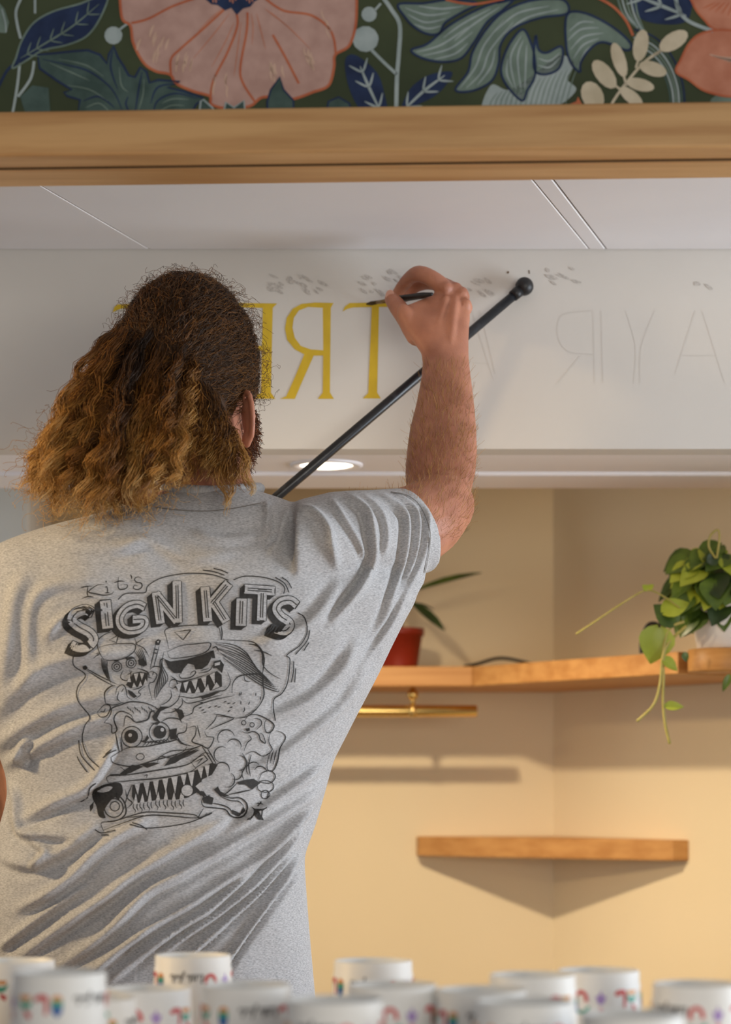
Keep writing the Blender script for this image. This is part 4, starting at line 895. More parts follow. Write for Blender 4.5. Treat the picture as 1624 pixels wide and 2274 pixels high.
# ---- hair: loosely tied curls, dark at the crown and golden at the ends
def strands_mesh(name, pts, rad, col, mat_, parent, kind=None):
    """pts (N,K,3), rad (N,K), col (N,K,3): every strand a thin three-sided tube"""
    Nn, K, _ = pts.shape
    tan = np.gradient(pts, axis=1); tan /= np.linalg.norm(tan, axis=2, keepdims=True) + 1e-12
    ref = np.where(np.abs(tan[..., 2:3]) < 0.9, np.array([0, 0, 1.0]), np.array([1.0, 0, 0]))
    u = np.cross(tan, ref); u /= np.linalg.norm(u, axis=2, keepdims=True) + 1e-12
    v = np.cross(tan, u)
    ang = np.array([0, 2 * np.pi / 3, 4 * np.pi / 3])
    ring = pts[:, :, None, :] + rad[:, :, None, None] * (u[:, :, None, :] * np.cos(ang)[None, None, :, None] + v[:, :, None, :] * np.sin(ang)[None, None, :, None])
    V = ring.reshape(-1, 3) - np.array(parent_origin(parent))
    base = (np.arange(Nn)[:, None, None] * K + np.arange(K - 1)[None, :, None]) * 3 + np.arange(3)[None, None, :]
    nxt = (np.arange(Nn)[:, None, None] * K + np.arange(K - 1)[None, :, None]) * 3 + ((np.arange(3) + 1) % 3)[None, None, :]
    Fq = np.stack([base, nxt, nxt + 3, base + 3], axis=-1).reshape(-1, 4)
    me = bpy.data.meshes.new(name)
    me.vertices.add(len(V)); me.vertices.foreach_set('co', V.ravel())
    me.loops.add(Fq.size); me.loops.foreach_set('vertex_index', Fq.ravel().astype(np.int32))
    me.polygons.add(len(Fq)); me.polygons.foreach_set('loop_start', np.arange(0, Fq.size, 4, dtype=np.int32)); me.polygons.foreach_set('loop_total', np.full(len(Fq), 4, dtype=np.int32))
    me.polygons.foreach_set('use_smooth', np.ones(len(Fq), dtype=bool))
    me.update(); me.validate()
    at_ = me.color_attributes.new('tint', 'FLOAT_COLOR', 'POINT')
    c4 = np.ones((len(V), 4)); c4[:, :3] = np.repeat(col.reshape(-1, 3), 3, axis=0)
    at_.data.foreach_set('color', c4.ravel())
    me.materials.append(mat_)
    o = link(bpy.data.objects.new(name, me), parent)
    if kind: o['kind'] = kind
    return o
mh = bpy.data.materials.new('hair'); mh.use_nodes = True
N = mh.node_tree.nodes; L = mh.node_tree.links; bs = N['Principled BSDF']; bs.inputs['Roughness'].default_value = 0.42; bs.inputs['Specular IOR Level'].default_value = 0.45
vc = N.new('ShaderNodeVertexColor'); vc.layer_name = 'tint'
tl = N.new('ShaderNodeBsdfTranslucent'); mx = N.new('ShaderNodeMixShader'); mx.inputs[0].default_value = 0.22
L.new(vc.outputs[0], bs.inputs['Base Color']); L.new(vc.outputs[0], tl.inputs[0]); L.new(bs.outputs[0], mx.inputs[1]); L.new(tl.outputs[0], mx.inputs[2])
L.new(mx.outputs[0], N['Material Output'].inputs['Surface'])
RAMP_T = [0.0, 0.22, 0.45, 0.7, 1.0]
RAMP_C = np.array([S(50, 36, 27), S(84, 58, 36), S(146, 96, 44), S(200, 146, 72), S(236, 198, 132)])
def tint(t):
    t = np.clip(t, 0, 1); return np.stack([np.interp(t, RAMP_T, RAMP_C[:, k]) for k in range(3)], -1)
def PV(a, b, d):
    a, b, d = np.asarray(a, float), np.asarray(b, float), np.asarray(d, float)
    return np.stack([(a - CX) / F * d, d + 0 * a, CZ + (HY - b) / F * d], -1)
def wob(N_, K, amp, freq, seed, grow=1.0):
    r = np.random.default_rng(seed); t = np.linspace(0, 1, K)[None, :, None]
    out = np.zeros((N_, K, 3))
    for o_ in (1.0, 2.1):
        ph = r.uniform(0, 2 * np.pi, (N_, 1, 3)); fr = freq * o_ * r.uniform(0.7, 1.3, (N_, 1, 3))
        out += np.sin(2 * np.pi * fr * t + ph) / o_
    return out * amp * (0.15 + 0.85 * t ** grow)
hcn, Hr, Hf, Hu = (np.array(x) for x in (HC, hr, hf, hu))
SKa = np.array(SK)
def skull(dirs, k):       # unit directions in head frame -> points on the scaled skull
    q = dirs * SKa * k[..., None] if hasattr(k, 'shape') else dirs * SKa * k
    return hcn + q[..., 0:1] * Hr + q[..., 1:2] * Hf + q[..., 2:3] * Hu
def to_dir(p):
    v = np.asarray(p) - hcn; d = np.stack([v @ Hr / SKa[0], v @ Hf / SKa[1], v @ Hu / SKa[2]], -1)
    return d / np.linalg.norm(d, axis=-1, keepdims=True)
# solid core under the strands
core = Blob(); core.ell(HC + hu * 0.002 - hf * 0.006, (hr * SK[0] * 1.05, hf * SK[1] * 0.99, hu * SK[2] * 1.055))
for (a, b, d, rx, rz, ry) in ((330, 860, 2.815, 88, 74, .045), (262, 960, 2.795, 92, 105, .05), (215, 1040, 2.785, 84, 78, .045), (360, 1000, 2.79, 74, 86, .042), (450, 920, 2.815, 66, 76, .035), (300, 1090, 2.785, 64, 42, .035), (235, 860, 2.83, 44, 70, .04)):
    core.ell(P(a, b, d), (Vector((PW(rx * 0.86, d), 0, 0)), Vector((0, ry * 0.8, 0)), Vector((0, 0, PW(rz * 0.86, d)))))
cme = core.fuse(0.005, 6)
ccx = co_of(cme); dd = to_dir(ccx); cpx, cpy = px_of(ccx)
rel = (ccx - hcn); fcoord = rel @ Hf; ucoord = rel @ Hu
ccx = np.where(((fcoord > 0.066 - 0.20 * np.minimum(ucoord, 0.05)) & True)[:, None] | ((ucoord < -0.045) & (fcoord > 0.0))[:, None], hcn + rel * 0.80, ccx)
put(cme, ccx)
attr = cme.color_attributes.new('tint', 'FLOAT_COLOR', 'POINT')
tv = np.clip((cpy - 760) / 420 * (0.35 + 0.65 * np.clip((430 - cpx) / 250, 0, 1)), 0, 0.42)
c4 = np.ones((len(ccx), 4)); c4[:, :3] = tint(tv); attr.data.foreach_set('color', c4.ravel())
hair_o = finish(cme, 'hair', mh, man)
hair_o['label'] = 'loosely tied curly hair, dark brown crown and golden ends'

allp, allr, allc = [], [], []
K = 16
T_ = np.linspace(0, 1, K)
# 1. strands over the skull, swept back to the tie
n = 7000
r0 = np.random.default_rng(1)
d0 = r0.normal(size=(n * 3, 3)); d0 /= np.linalg.norm(d0, axis=1, keepdims=True)
keep = (d0[:, 1] < 0.72 + 0.3 * d0[:, 2]) & (d0[:, 2] > -0.52 - 0.35 * (d0[:, 1] < 0)) & ~((np.abs(d0[:, 0]) > 0.55) & (d0[:, 2] < -0.34) & (d0[:, 1] > -0.45))
d0 = d0[keep][:n]; n = len(d0)
tie = to_dir(np.array(P(355, 850, 2.80))[None])[0]
tgt = tie + r0.normal(size=(n, 3)) * 0.20; tgt /= np.linalg.norm(tgt, axis=1, keepdims=True)
dots = np.clip((d0 * tgt).sum(1), -1, 1); om = np.arccos(dots)[:, None]; so = np.sin(om) + 1e-6
tt = T_[None, :] * np.minimum(1.0, 1.15 / (om + 0.01)) * r0.uniform(0.7, 1.0, (n, 1))
sl = (np.sin((1 - tt) * om) / so)[..., None] * d0[:, None, :] + (np.sin(tt * om) / so)[..., None] * tgt[:, None, :]
lift = 1.045 + r0.uniform(0, 0.075, (n, 1)) + 0.03 * np.sin(np.pi * tt)
p_ = skull(sl, lift) + wob(n, K, 0.0026, 2.2, 21, 0.5)
allp.append(p_); allr.append(np.full((n, K), 0.00042) * np.linspace(1, 0.6, K)); ap = px_of(p_.reshape(-1, 3)); ap = (ap[0].reshape(n, K), ap[1].reshape(n, K))
tc_ = 0.04 + 0.30 * np.clip((ap[1] - 720) / 200, 0, 1) * np.clip((470 - ap[0]) / 160, 0.1, 1) + r0.uniform(0, 1, (n, 1)) ** 2 * 0.40
allc.append(tint(tc_))
# 2. curly locks: guides fan out from the tie
rl = np.random.default_rng(4)
guides = []
def lock(root, mid, end, count, spread, curl, t0, t1, wl=3.0): guides.append((root, mid, end, count, spread, curl, t0, t1, wl))
for k in range(120):                                   # the main mass, falling to the left
    u = rl.uniform(0, 1); 
    ex = 75 + u * 330; ey = 1070 + 95 * math.sin(math.pi * min(1, 0.12 + u * 0.9)) + rl.uniform(-75, 18)
    rx = 255 + u * 160 + rl.uniform(-30, 30); ry = 765 + abs(u - 0.35) * 100 + rl.uniform(-60, 150)
    mx_ = rx * 0.42 + ex * 0.58 - 28 * (1 - u) + rl.uniform(-12, 12); my_ = ry * 0.55 + ey * 0.45 - 18 + rl.uniform(-20, 20)
    dz = rl.uniform(-0.05, 0.045)
    lock((rx, ry, 2.815 + dz * 0.4), (mx_, my_, 2.785 + dz), (ex, ey, 2.775 + dz), 52, rl.uniform(6, 11), rl.uniform(8, 15), 0.10 + 0.16 * (1 - u), rl.uniform(0.66, 1.0) - 0.14 * u, rl.uniform(3.0, 5.2))
for k in range(16):                                   # upper left puffs
    u = rl.uniform(0, 1)
    lock((285 + rl.uniform(-20, 30), 720 + u * 110, 2.84), (225 - u * 25, 790 + u * 70, 2.83), (195 - u * 70 + rl.uniform(-15, 15), 880 + u * 110, 2.81), 60, 10, 13, 0.18, 0.62, 4.0)
for k in range(12):                                   # far left golden ends
    u = rl.uniform(0, 1)
    lock((215 - u * 40, 880 + u * 60, 2.80), (120 - 20 * u, 960 + 40 * u, 2.79), (62 + rl.uniform(-6, 60), 1050 + rl.uniform(-20, 85), 2.785), 56, 9, 14, 0.42, 0.95, 3.4)
for k in range(40):                                   # right-hand locks over the nape
    u = rl.uniform(0, 1)
    lock((400 + u * 70, 830 + u * 40, 2.80), (430 + u * 78, 930 + u * 30, 2.785), (400 + u * 135 + rl.uniform(-12, 12), 1040 + rl.uniform(-45, 55), 2.79), 52, rl.uniform(6, 10), rl.uniform(6, 11), 0.14, rl.uniform(0.5, 0.8), 4.0)
for (a, b, c) in (((500, 930), (515, 1030), (505, 1125)), ((520, 960), (548, 1040), (556, 1105)), ((470, 1000), (490, 1060), (512, 1150)), ((510, 950), (535, 1000), (548, 1090))):
    lock((*a, 2.79), (*b, 2.785), (*c, 2.785), 34, 6, 7, 0.35, 0.95, 2.2)
Kl = 22; tl_ = np.linspace(0, 1, Kl)
Lp, Lr, Lc = [], [], []
for gi, (ro, mi, en, cnt, sp, cu, t0, t1, wl) in enumerate(guides):
    a, b, c = (PV(x[0], x[1], x[2] - 0.014 * max(0, (x[1] - 900) / 200)) for x in (ro, mi, en))
    g = (1 - tl_)[:, None] ** 2 * a + 2 * (tl_ * (1 - tl_))[:, None] * (b * 1.0) + tl_[:, None] ** 2 * c
    g = g + (b - (a + c) / 2) * 0.5 * (np.sin(np.pi * tl_) ** 1)[:, None] * 0.6
    m_ = 1 / 1786.0
    ph = rl.uniform(0, 2 * np.pi); 
    g[:, 0] += cu * m_ * np.sin(2 * np.pi * wl * tl_ + ph) * (0.25 + tl_); g[:, 1] += cu * m_ * np.cos(2 * np.pi * wl * tl_ + ph) * (0.25 + tl_)
    off = rl.normal(size=(cnt, 1, 3)) * sp * m_ * 0.75
    prof = (0.75 + 0.75 * np.sin(np.pi * tl_ * 0.85) - 0.55 * tl_)[None, :, None]
    s_ = g[None] + off * prof + wob(cnt, Kl, 3.2 * m_, wl * 1.3, 900 + gi, 0.4)
    ln_ = rl.uniform(0.72, 1.0, (cnt, 1))                       # ragged ends
    idx = tl_[None, :] * ln_ * (Kl - 1); i0 = np.clip(idx.astype(int), 0, Kl - 2); fr = (idx - i0)[..., None]
    s_ = np.take_along_axis(s_, i0[..., None], 1) * (1 - fr) + np.take_along_axis(s_, (i0 + 1)[..., None], 1) * fr
    Lp.append(s_); Lr.append(np.full((cnt, Kl), 0.00045) * np.linspace(1, 0.5, Kl))
    tv = t0 + (t1 - t0) * (tl_[None, :] * ln_) ** 0.9 + rl.normal(size=(cnt, 1)) * 0.09 + rl.normal() * 0.13
    Lc.append(tint(tv))
strands_mesh('crown_strands', np.concatenate(allp), np.concatenate(allr), np.concatenate(allc), mh, hair_o, 'stuff')
strands_mesh('curls', np.concatenate(Lp), np.concatenate(Lr), np.concatenate(Lc), mh, hair_o, 'stuff')
# 3. flyaway frizz around the outline
n = 900; rf = np.random.default_rng(9)
d0 = rf.normal(size=(n * 3, 3)); d0 /= np.linalg.norm(d0, axis=1, keepdims=True)
d0 = d0[(d0[:, 2] > -0.5) & (d0[:, 1] < 0.8)][:n]; n = len(d0)
root = skull(d0, 1.06); outw = root - hcn; outw /= np.linalg.norm(outw, axis=1, keepdims=True)
tdir = np.cross(outw, rf.normal(size=(n, 3))); tdir /= np.linalg.norm(tdir, axis=1, keepdims=True)
ln_ = rf.uniform(0.02, 0.05, (n, 1, 1)); tq = T_[None, :, None]
p_ = root[:, None] + tdir[:, None] * ln_ * tq + outw[:, None] * (rf.uniform(0.004, 0.019, (n, 1, 1)) * np.sin(np.pi * tq * rf.uniform(0.6, 1.0, (n, 1, 1)))) + wob(n, K, 0.0035, 1.6, 31, 0.6)
c_ = tint(0.12 + rf.uniform(0, 0.3, (n, 1)) + 0.0 * T_[None])
P3, R3, C3 = [p_], [np.full((n, K), 0.00022)], [c_]
n = 1100
a = rf.uniform(0, 1, n); ang_ = rf.uniform(0, 2 * np.pi, n)
cxp = 85 + 320 * a + rf.normal(size=n) * 14; cyp = np.interp(a, [0, .2, .5, 1], [1000, 900, 860, 880]) + rf.uniform(0, 1, n) * np.interp(a, [0, .3, .7, 1], [110, 250, 290, 190])
root = PV(cxp, cyp, 2.775 + rf.uniform(-0.03, 0.03, n)); dv_ = np.stack([np.cos(ang_) - 0.35, rf.normal(size=n) * 0.4, np.sin(ang_) - 0.35], -1)
p_ = root[:, None] + dv_[:, None] * (rf.uniform(0.012, 0.04, (n, 1, 1)) * tq) + wob(n, K, 0.005, 1.5, 33, 0.5)
P3.append(p_); R3.append(np.full((n, K), 0.00022)); C3.append(tint(0.45 + 0.5 * np.clip((cyp - 900) / 250, 0, 1)[:, None] * np.ones((1, K))))
strands_mesh('flyaways', np.concatenate(P3), np.concatenate(R3), np.concatenate(C3), mh, hair_o, 'stuff')

# ---- beard on jaw and cheek
n = 2600; rb_ = np.random.default_rng(14)
d0 = rb_.normal(size=(n * 6, 3)); d0 /= np.linalg.norm(d0, axis=1, keepdims=True)
d0 = d0[(d0[:, 1] > -0.12) & (d0[:, 2] < 0.30)][:n]; n = len(d0)
jr = np.array([0.062, 0.070, 0.070]); jc = np.array(H(0, 0.030, -0.074))
root = jc + d0[:, 0:1] * jr[0] * Hr + d0[:, 1:2] * jr[1] * Hf + d0[:, 2:3] * jr[2] * Hu
ow = root - jc; ow /= np.linalg.norm(ow, axis=1, keepdims=True)
ln_ = rb_.uniform(0.008, 0.026, (n, 1, 1))
p_ = root[:, None] + (ow[:, None] * 0.55 + np.array([0, 0, -0.55])[None, None] + Hf[None, None] * 0.1) * ln_ * tq + wob(n, K, 0.0022, 1.4, 41, 0.7)
strands_mesh('beard', p_, np.full((n, K), 0.00032), tint(0.10 + rb_.uniform(0, 0.30, (n, 1)) + 0 * T_[None]) * np.array([1.25, 0.85, 0.8]), mh, hair_o, 'stuff')
# ---- short golden hairs on the forearm
BB = BVHTree.FromPolygons([tuple(np.array(v.co) + np.array(parent_origin(man))) for v in bme.vertices], [tuple(p.vertices) for p in bme.polygons])
ra = random.Random(2); hp, hn = [], []
while len(hp) < 1900:
    py_ = ra.uniform(800, 1200); px_ = ra.uniform(890, 1065)
    o_ = Vector((0, 0, CZ)) if ra.random() < 0.75 else Vector((ra.choice([-1.6, 1.8]), 1.2, CZ + 0.6))
    tg = P(px_, py_, 3.06)
    hit, nrm_, _i, _t = BB.ray_cast(o_, (tg - o_).normalized())
    if hit is None or hit.y < 2.9 or hit.y > 3.2: continue
    hp.append(tuple(hit)); hn.append(tuple(nrm_))
hp, hn = np.array(hp), np.array(hn); n = len(hp); ra2 = np.random.default_rng(3)
dv_ = hn * 0.45 + np.array([0.1, 0, 0.35]) + ra2.normal(size=(n, 3)) * 0.35
Ka = 6; tq = np.linspace(0, 1, Ka)[None, :, None]
p_ = hp[:, None] + dv_[:, None] * ra2.uniform(0.006, 0.014, (n, 1, 1)) * tq + np.array([0, 0, 0.004]) * tq ** 2
strands_mesh('arm_hair', p_, np.full((n, Ka), 0.00014), tint(0.62 + ra2.uniform(-0.2, 0.25, (n, 1)) + 0 * tq[0, :, 0][None]), mh, body_o, 'stuff')

# ---- the print on the back of the shirt, laid on the folded cloth
M['ink'] = mat('shirt_ink', S(36, 34, 33), 0.75, base2=S(50, 48, 46), nscale=(300, 300, 300))
_cache = {}
def zp(x, y, lift):
    return on_shirt(120 + x / 2.7067, 1240 + y / 2.7067, lift)
PRINT = Flat(zp, fine=9.0)
INK, CLOTH = 0, 1
def ln(pts, wd=5.0, smooth=True, closed=False, lift=2, taper=True): PRINT.stroke(pts, wd * 1.35, INK, lift, smooth, closed, 5, taper and not closed)
def blk(pts, smooth=False, lift=1.5): PRINT.fill(pts, INK, lift, smooth, 4)
def clr(pts, smooth=False, lift=3.0): PRINT.fill(pts, CLOTH, lift, smooth, 4)
def circ(x, y, r, wd=5, m='line', lift=2.0, sy=1.0):
    q = [(x + r * math.cos(k * math.pi / 8), y + r * sy * math.sin(k * math.pi / 8)) for k in range(16)]
    if m == 'line': PRINT.stroke(q, wd, INK, lift, True, True, 2)
    elif m == 'ink': PRINT.fill(q, INK, lift)
    else: PRINT.fill(q, CLOTH, lift)
# lettering: solid drop shade, outlined faces with a fine inline
LET = [([[(233, 330), (190, 308), (130, 330), (108, 372), (150, 412), (212, 446), (238, 488), (205, 532), (150, 538), (102, 520)]], 56, True),
       ([[(307, 250), (324, 424)]], 66, False),
       ([[(548, 296), (500, 276), (436, 296), (396, 350), (402, 404), (446, 434), (508, 428), (540, 404), (540, 368), (470, 368)]], 46, True),
       ([[(614, 205), (640, 392)], [(608, 212), (742, 378)], [(738, 138), (744, 386)]], 52, False),
       ([[(908, 172), (924, 378)], [(1052, 148), (936, 284)], [(954, 252), (1036, 380)]], 54, False),
       ([[(1128, 238), (1122, 408)]], 62, False),
       ([[(1252, 190), (1246, 374)], [(1144, 184), (1328, 196)]], 54, False),
       ([[(1462, 282), (1420, 252), (1362, 262), (1336, 302), (1362, 346), (1408, 378), (1418, 412), (1380, 440), (1300, 418)]], 50, True)]
for strokes, wdt, sm in LET:
    for k in range(1, 5):
        for s_ in strokes: PRINT.stroke([(x - 7.0 * k, y + 5.6 * k) for x, y in s_], wdt + 7, INK, 1, sm, False, 5)
    for s_ in strokes:
        q = list(s_)
        PRINT.stroke(q, wdt + 9, INK, 2.2, sm, False, 5)
        a, b = q[0], q[1]; L_ = math.hypot(b[0] - a[0], b[1] - a[1])
    for s_ in strokes:
        PRINT.stroke(s_, wdt - 1, CLOTH, 3.4, sm, False, 5)
    for s_ in strokes:
        for e0, e1 in ((s_[0], s_[1]), (s_[-1], s_[-2])):
            tx, ty = e0[0] - e1[0], e0[1] - e1[1]; L_ = math.hypot(tx, ty); tx, ty = tx / L_, ty / L_
            if len(strokes) == 1 or True:
                h_ = wdt / 2; ln([(e0[0] - ty * h_, e0[1] + tx * h_), (e0[0] + ty * h_, e0[1] - tx * h_)], 5, False, lift=4.2 if len(strokes) == 1 else 3.0, taper=False)
        q = [(s_[0][0] + (s_[1][0] - s_[0][0]) * 0.10, s_[0][1] + (s_[1][1] - s_[0][1]) * 0.10)] + list(s_[1:-1]) + [(s_[-1][0] + (s_[-2][0] - s_[-1][0]) * 0.10, s_[-1][1] + (s_[-2][1] - s_[-1][1]) * 0.10)]
        off = wdt * 0.12
        if not sm:
            tx, ty = q[-1][0] - q[0][0], q[-1][1] - q[0][1]; L_ = math.hypot(tx, ty); ox, oy = -ty / L_ * off, tx / L_ * off
            ln([(x + ox, y + oy) for x, y in q], 4.2, False, lift=4.4, taper=False); ln([(x - ox, y - oy) for x, y in q], 4.2, False, lift=4.4, taper=False)
        else: ln(q, 4.6, True, lift=4.4, taper=False)
for q in ([(160, 176), (195, 168), (232, 166)], [(204, 168), (200, 205), (206, 232)], [(168, 242), (205, 230), (238, 232)], [(302, 158), (262, 160), (208, 200), (250, 212), (300, 222), (345, 214), (358, 198)], [(318, 172), (322, 190), (320, 206)], [(306, 174), (322, 170)], [(306, 208), (334, 206)],
          [(388, 112), (384, 150), (388, 180), (408, 188), (436, 178), (440, 160), (420, 158)], [(360, 148), (390, 138), (424, 138)], [(458, 98), (466, 110), (466, 126)], [(528, 122), (505, 112), (484, 124), (494, 142), (524, 150), (528, 172), (504, 188), (478, 180), (484, 162), (504, 166)]): ln(q, 5.5)
circ(313, 141, 5, m='ink')
# speech-cloud outline and speed lines
for q in ([(385, 248), (425, 214), (500, 208), (550, 204), (565, 165), (640, 120), (760, 95), (860, 90), (960, 100), (1050, 132)], [(895, 72), (960, 80), (1025, 102)], [(960, 62), (1005, 72), (1045, 90)], [(1078, 130), (1150, 108), (1260, 115), (1345, 140), (1385, 175), (1380, 212)],
          [(1330, 115), (1385, 150), (1412, 205)], [(1370, 115), (1405, 140), (1428, 180)], [(1465, 325), (1508, 360), (1520, 440), (1480, 520), (1400, 580), (1418, 610), (1405, 740), (1370, 810), (1318, 855), (1330, 975)], [(1536, 430), (1520, 495), (1450, 578)], [(1532, 505), (1500, 555)],
          [(1440, 618), (1438, 680), (1425, 745)], [(1452, 660), (1446, 745)], [(120, 575), (118, 640), (190, 702), (145, 770), (142, 850), (215, 952), (182, 1010), (172, 1100), (205, 1190), (272, 1256)], [(150, 1095), (166, 1185), (245, 1275)], [(140, 1190), (160, 1230), (200, 1285)],
          [(295, 1200), (330, 1172), (375, 1150)], [(310, 1180), (345, 1150)], [(150, 1465), (190, 1450), (205, 1430)], [(205, 1425), (215, 1380), (250, 1350)], [(245, 1630), (290, 1650), (370, 1635)], [(285, 1664), (330, 1664)], [(455, 1600), (560, 1620), (680, 1612), (820, 1585), (950, 1530)], [(470, 1590), (525, 1606), (560, 1630)]): ln(q, 4.6, taper=False)
# left figure: cap, round eyes, open mouth, brushes
ln([(360, 436), (300, 460), (262, 500), (270, 560), (300, 606)], 5); ln([(270, 538), (330, 520), (420, 512), (486, 518), (480, 560), (420, 600), (340, 612), (300, 604)], 5); ln([(330, 492), (388, 460), (376, 506), (330, 492)], 5, False)
ln([(484, 478), (500, 520), (490, 510)], 4); ln([(540, 478), (510, 500), (486, 512)], 4); ln([(236, 600), (262, 580), (284, 574)], 4); ln([(250, 575), (276, 568)], 4)
for (x, y) in ((378, 650), (464, 628)): circ(x, y, 30, 5); circ(x, y, 17, 6); circ(x, y, 5, m='ink')
blk([(425, 598), (468, 588), (492, 600), (470, 604), (440, 612)]); blk([(356, 618), (376, 606), (396, 616)])
for k in range(5):
    ln([(286 + k * 9, 596 + k * 4), (292 + k * 7, 660), (318 + k * 6, 720 + k * 8)], 4.5); ln([(484 + k * 10, 560 - k * 6), (512 + k * 9, 600), (530 + k * 7, 660 - k * 4)], 4.5)
ln([(490, 516), (540, 540), (570, 590)], 4.5)
ln([(418, 670), (400, 715), (432, 735), (462, 712), (456, 672)], 5); ln([(440, 700), (460, 690), (470, 676)], 4)
blk([(432, 760), (450, 735), (478, 690), (520, 680), (566, 690), (560, 745), (520, 770), (486, 775), (460, 782)])
for q in ([(440, 742), (452, 700), (464, 744)], [(480, 694), (494, 740), (508, 690)], [(516, 688), (528, 732), (542, 690)], [(470, 776), (480, 746), (494, 774)], [(506, 772), (520, 738), (530, 766)], [(538, 758), (550, 724), (560, 745)]): clr(q)
ln([(500, 660), (540, 672), (568, 690), (570, 720)], 6); blk([(505, 610), (540, 600), (560, 640), (540, 650), (510, 640)])
ln([(180, 650), (260, 700), (380, 758)], 5); ln([(196, 672), (270, 720), (362, 770)], 5); blk([(172, 648), (190, 640), (204, 654), (190, 672), (174, 664)])
ln([(610, 520), (596, 580), (578, 662)], 5); ln([(632, 524), (612, 600), (598, 660)], 5); blk([(608, 500), (625, 486), (644, 494), (632, 522), (608, 520)]); clr([(618, 500), (632, 496), (626, 510)]); ln([(604, 545), (624, 548)], 6); ln([(600, 566), (618, 570)], 6)
ln([(576, 670), (600, 650), (640, 655), (650, 680)], 5); ln([(560, 690), (590, 680), (618, 700), (600, 740), (570, 760), (590, 850)], 5); ln([(560, 712), (590, 720)], 4); ln([(600, 680), (590, 706)], 4)
ln([(370, 820), (380, 780), (410, 760), (430, 780), (440, 830), (470, 850)], 5); ln([(390, 800), (380, 840), (400, 860)], 5); ln([(420, 780), (404, 806)], 4); ln([(310, 870), (305, 810), (340, 772), (370, 766)], 7); ln([(310, 870), (360, 880), (420, 862)], 5)
blk([(440, 790), (470, 800), (500, 830), (480, 840), (456, 820)]); ln([(470, 790), (520, 775), (556, 730)], 5); ln([(480, 850), (520, 820), (508, 800), (550, 770)], 4.5)
ln([(260, 930), (300, 880), (340, 890), (320, 945), (280, 955), (262, 935)], 5); ln([(280, 920), (300, 925), (310, 900)], 4)
# right figure: cap, dark glasses, teeth, streaming hair
ln([(690, 545), (676, 480), (666, 436), (700, 416), (800, 404), (900, 402), (985, 408), (1004, 490)], 5); ln([(1004, 404), (1010, 450), (1006, 490)], 6); ln([(724, 444), (824, 430), (776, 490), (724, 444)], 5, False)
ln([(680, 560), (760, 524), (860, 512), (938, 508), (930, 545), (880, 576), (780, 596), (700, 600), (680, 560)], 5)
blk([(662, 604), (700, 620), (800, 606), (900, 575), (952, 552), (946, 600), (925, 640), (890, 665), (850, 668), (842, 640), (806, 632), (780, 662), (765, 690), (722, 690), (688, 660)])
ln([(664, 600), (640, 612), (636, 660)], 6); ln([(950, 540), (975, 530), (990, 560)], 6)
ln([(770, 690), (752, 700), (768, 722), (820, 715), (850, 690), (846, 676), (826, 686), (820, 702)], 5); ln([(700, 705), (720, 720), (760, 740), (850, 720), (930, 692)], 5); ln([(870, 690), (930, 676), (958, 640)], 4.5); ln([(880, 676), (930, 660)], 4)
blk([(722, 772), (770, 742), (850, 730), (930, 700), (980, 676), (1008, 700), (1010, 770), (960, 790), (900, 806), (830, 812), (770, 806)])
for q in ([(730, 760), (752, 806), (766, 748)], [(776, 748), (790, 800), (808, 738)], [(826, 735), (850, 790), (864, 726)], [(884, 718), (910, 780), (916, 706)], [(936, 700), (966, 760), (966, 684)], [(800, 808), (815, 776), (826, 810)], [(846, 810), (866, 770), (880, 806)], [(896, 806), (925, 756), (936, 796)], [(950, 790), (976, 744), (996, 770)]): clr(q)
blk([(960, 620), (1000, 610), (1022, 640), (1010, 690), (980, 660), (956, 660)]); clr([(965, 630), (998, 622), (996, 640), (966, 646)]); blk([(940, 560), (960, 550), (970, 600), (950, 600)])
ln([(690, 770), (700, 735), (730, 730), (740, 760), (716, 780), (690, 770)], 5); ln([(745, 830), (770, 830), (830, 840), (900, 826), (980, 800), (1030, 790), (1060, 740), (1040, 680)], 5); ln([(765, 840), (800, 870), (860, 862), (940, 838), (1010, 820)], 5); blk([(880, 830), (960, 806), (1000, 802), (940, 832), (890, 846)])
ln([(760, 800), (745, 850), (700, 890), (650, 900), (636, 880)], 5); ln([(700, 790), (705, 830), (680, 862), (640, 884)], 5); ln([(770, 840), (768, 880), (720, 920), (660, 930)], 5)
for k in range(7): ln([(660 - k * 2, 560 + k * 8), (650 - k * 3, 640 + k * 10), (684 - k * 13, 720 + k * 12), (640 - k * 5, 790 + k * 10)], 4.5)
for k in range(11):
    ln([(960 + k * 6, 505 + k * 10 - (k % 3) * 5), (1080 + k * 7, 520 + k * 18), (1160 + k * 10, 570 + k * 20), (1200 + k * 14, 640 + k * 16), (1262 + k * 9, 700 + k * 9)], 4.8)
ln([(1000, 490), (1100, 495), (1200, 505), (1250, 560), (1256, 640), (1300, 690), (1362, 725)], 5.5); ln([(1170, 515), (1230, 530), (1262, 600), (1252, 700)], 9); ln([(1200, 550), (1260, 560), (1310, 585)], 5)
ln([(1070, 810), (1075, 750), (1110, 710), (1180, 696), (1246, 702), (1256, 760), (1260, 830), (1220, 900), (1150, 945)], 7); ln([(1140, 700), (1150, 735), (1180, 740)], 4.5)
rr = random.Random(12)
for k in range(42):
    x, y = rr.uniform(860, 1240), rr.uniform(770, 930)
    if y < 1010 - 0.17 * x: continue
    a = rr.uniform(-0.6, -0.2) if x < 1080 else rr.uniform(-1.6, -0.9); ln([(x, y), (x + 22 * math.cos(a), y + 22 * math.sin(a))], 5)
ln([(780, 950), (830, 930), (850, 890), (960, 850), (1080, 826)], 5.5); ln([(770, 990), (750, 940), (790, 930)], 5); ln([(1090, 960), (1020, 945), (960, 935)], 5); ln([(1220, 905), (1160, 950), (1090, 960)], 5)
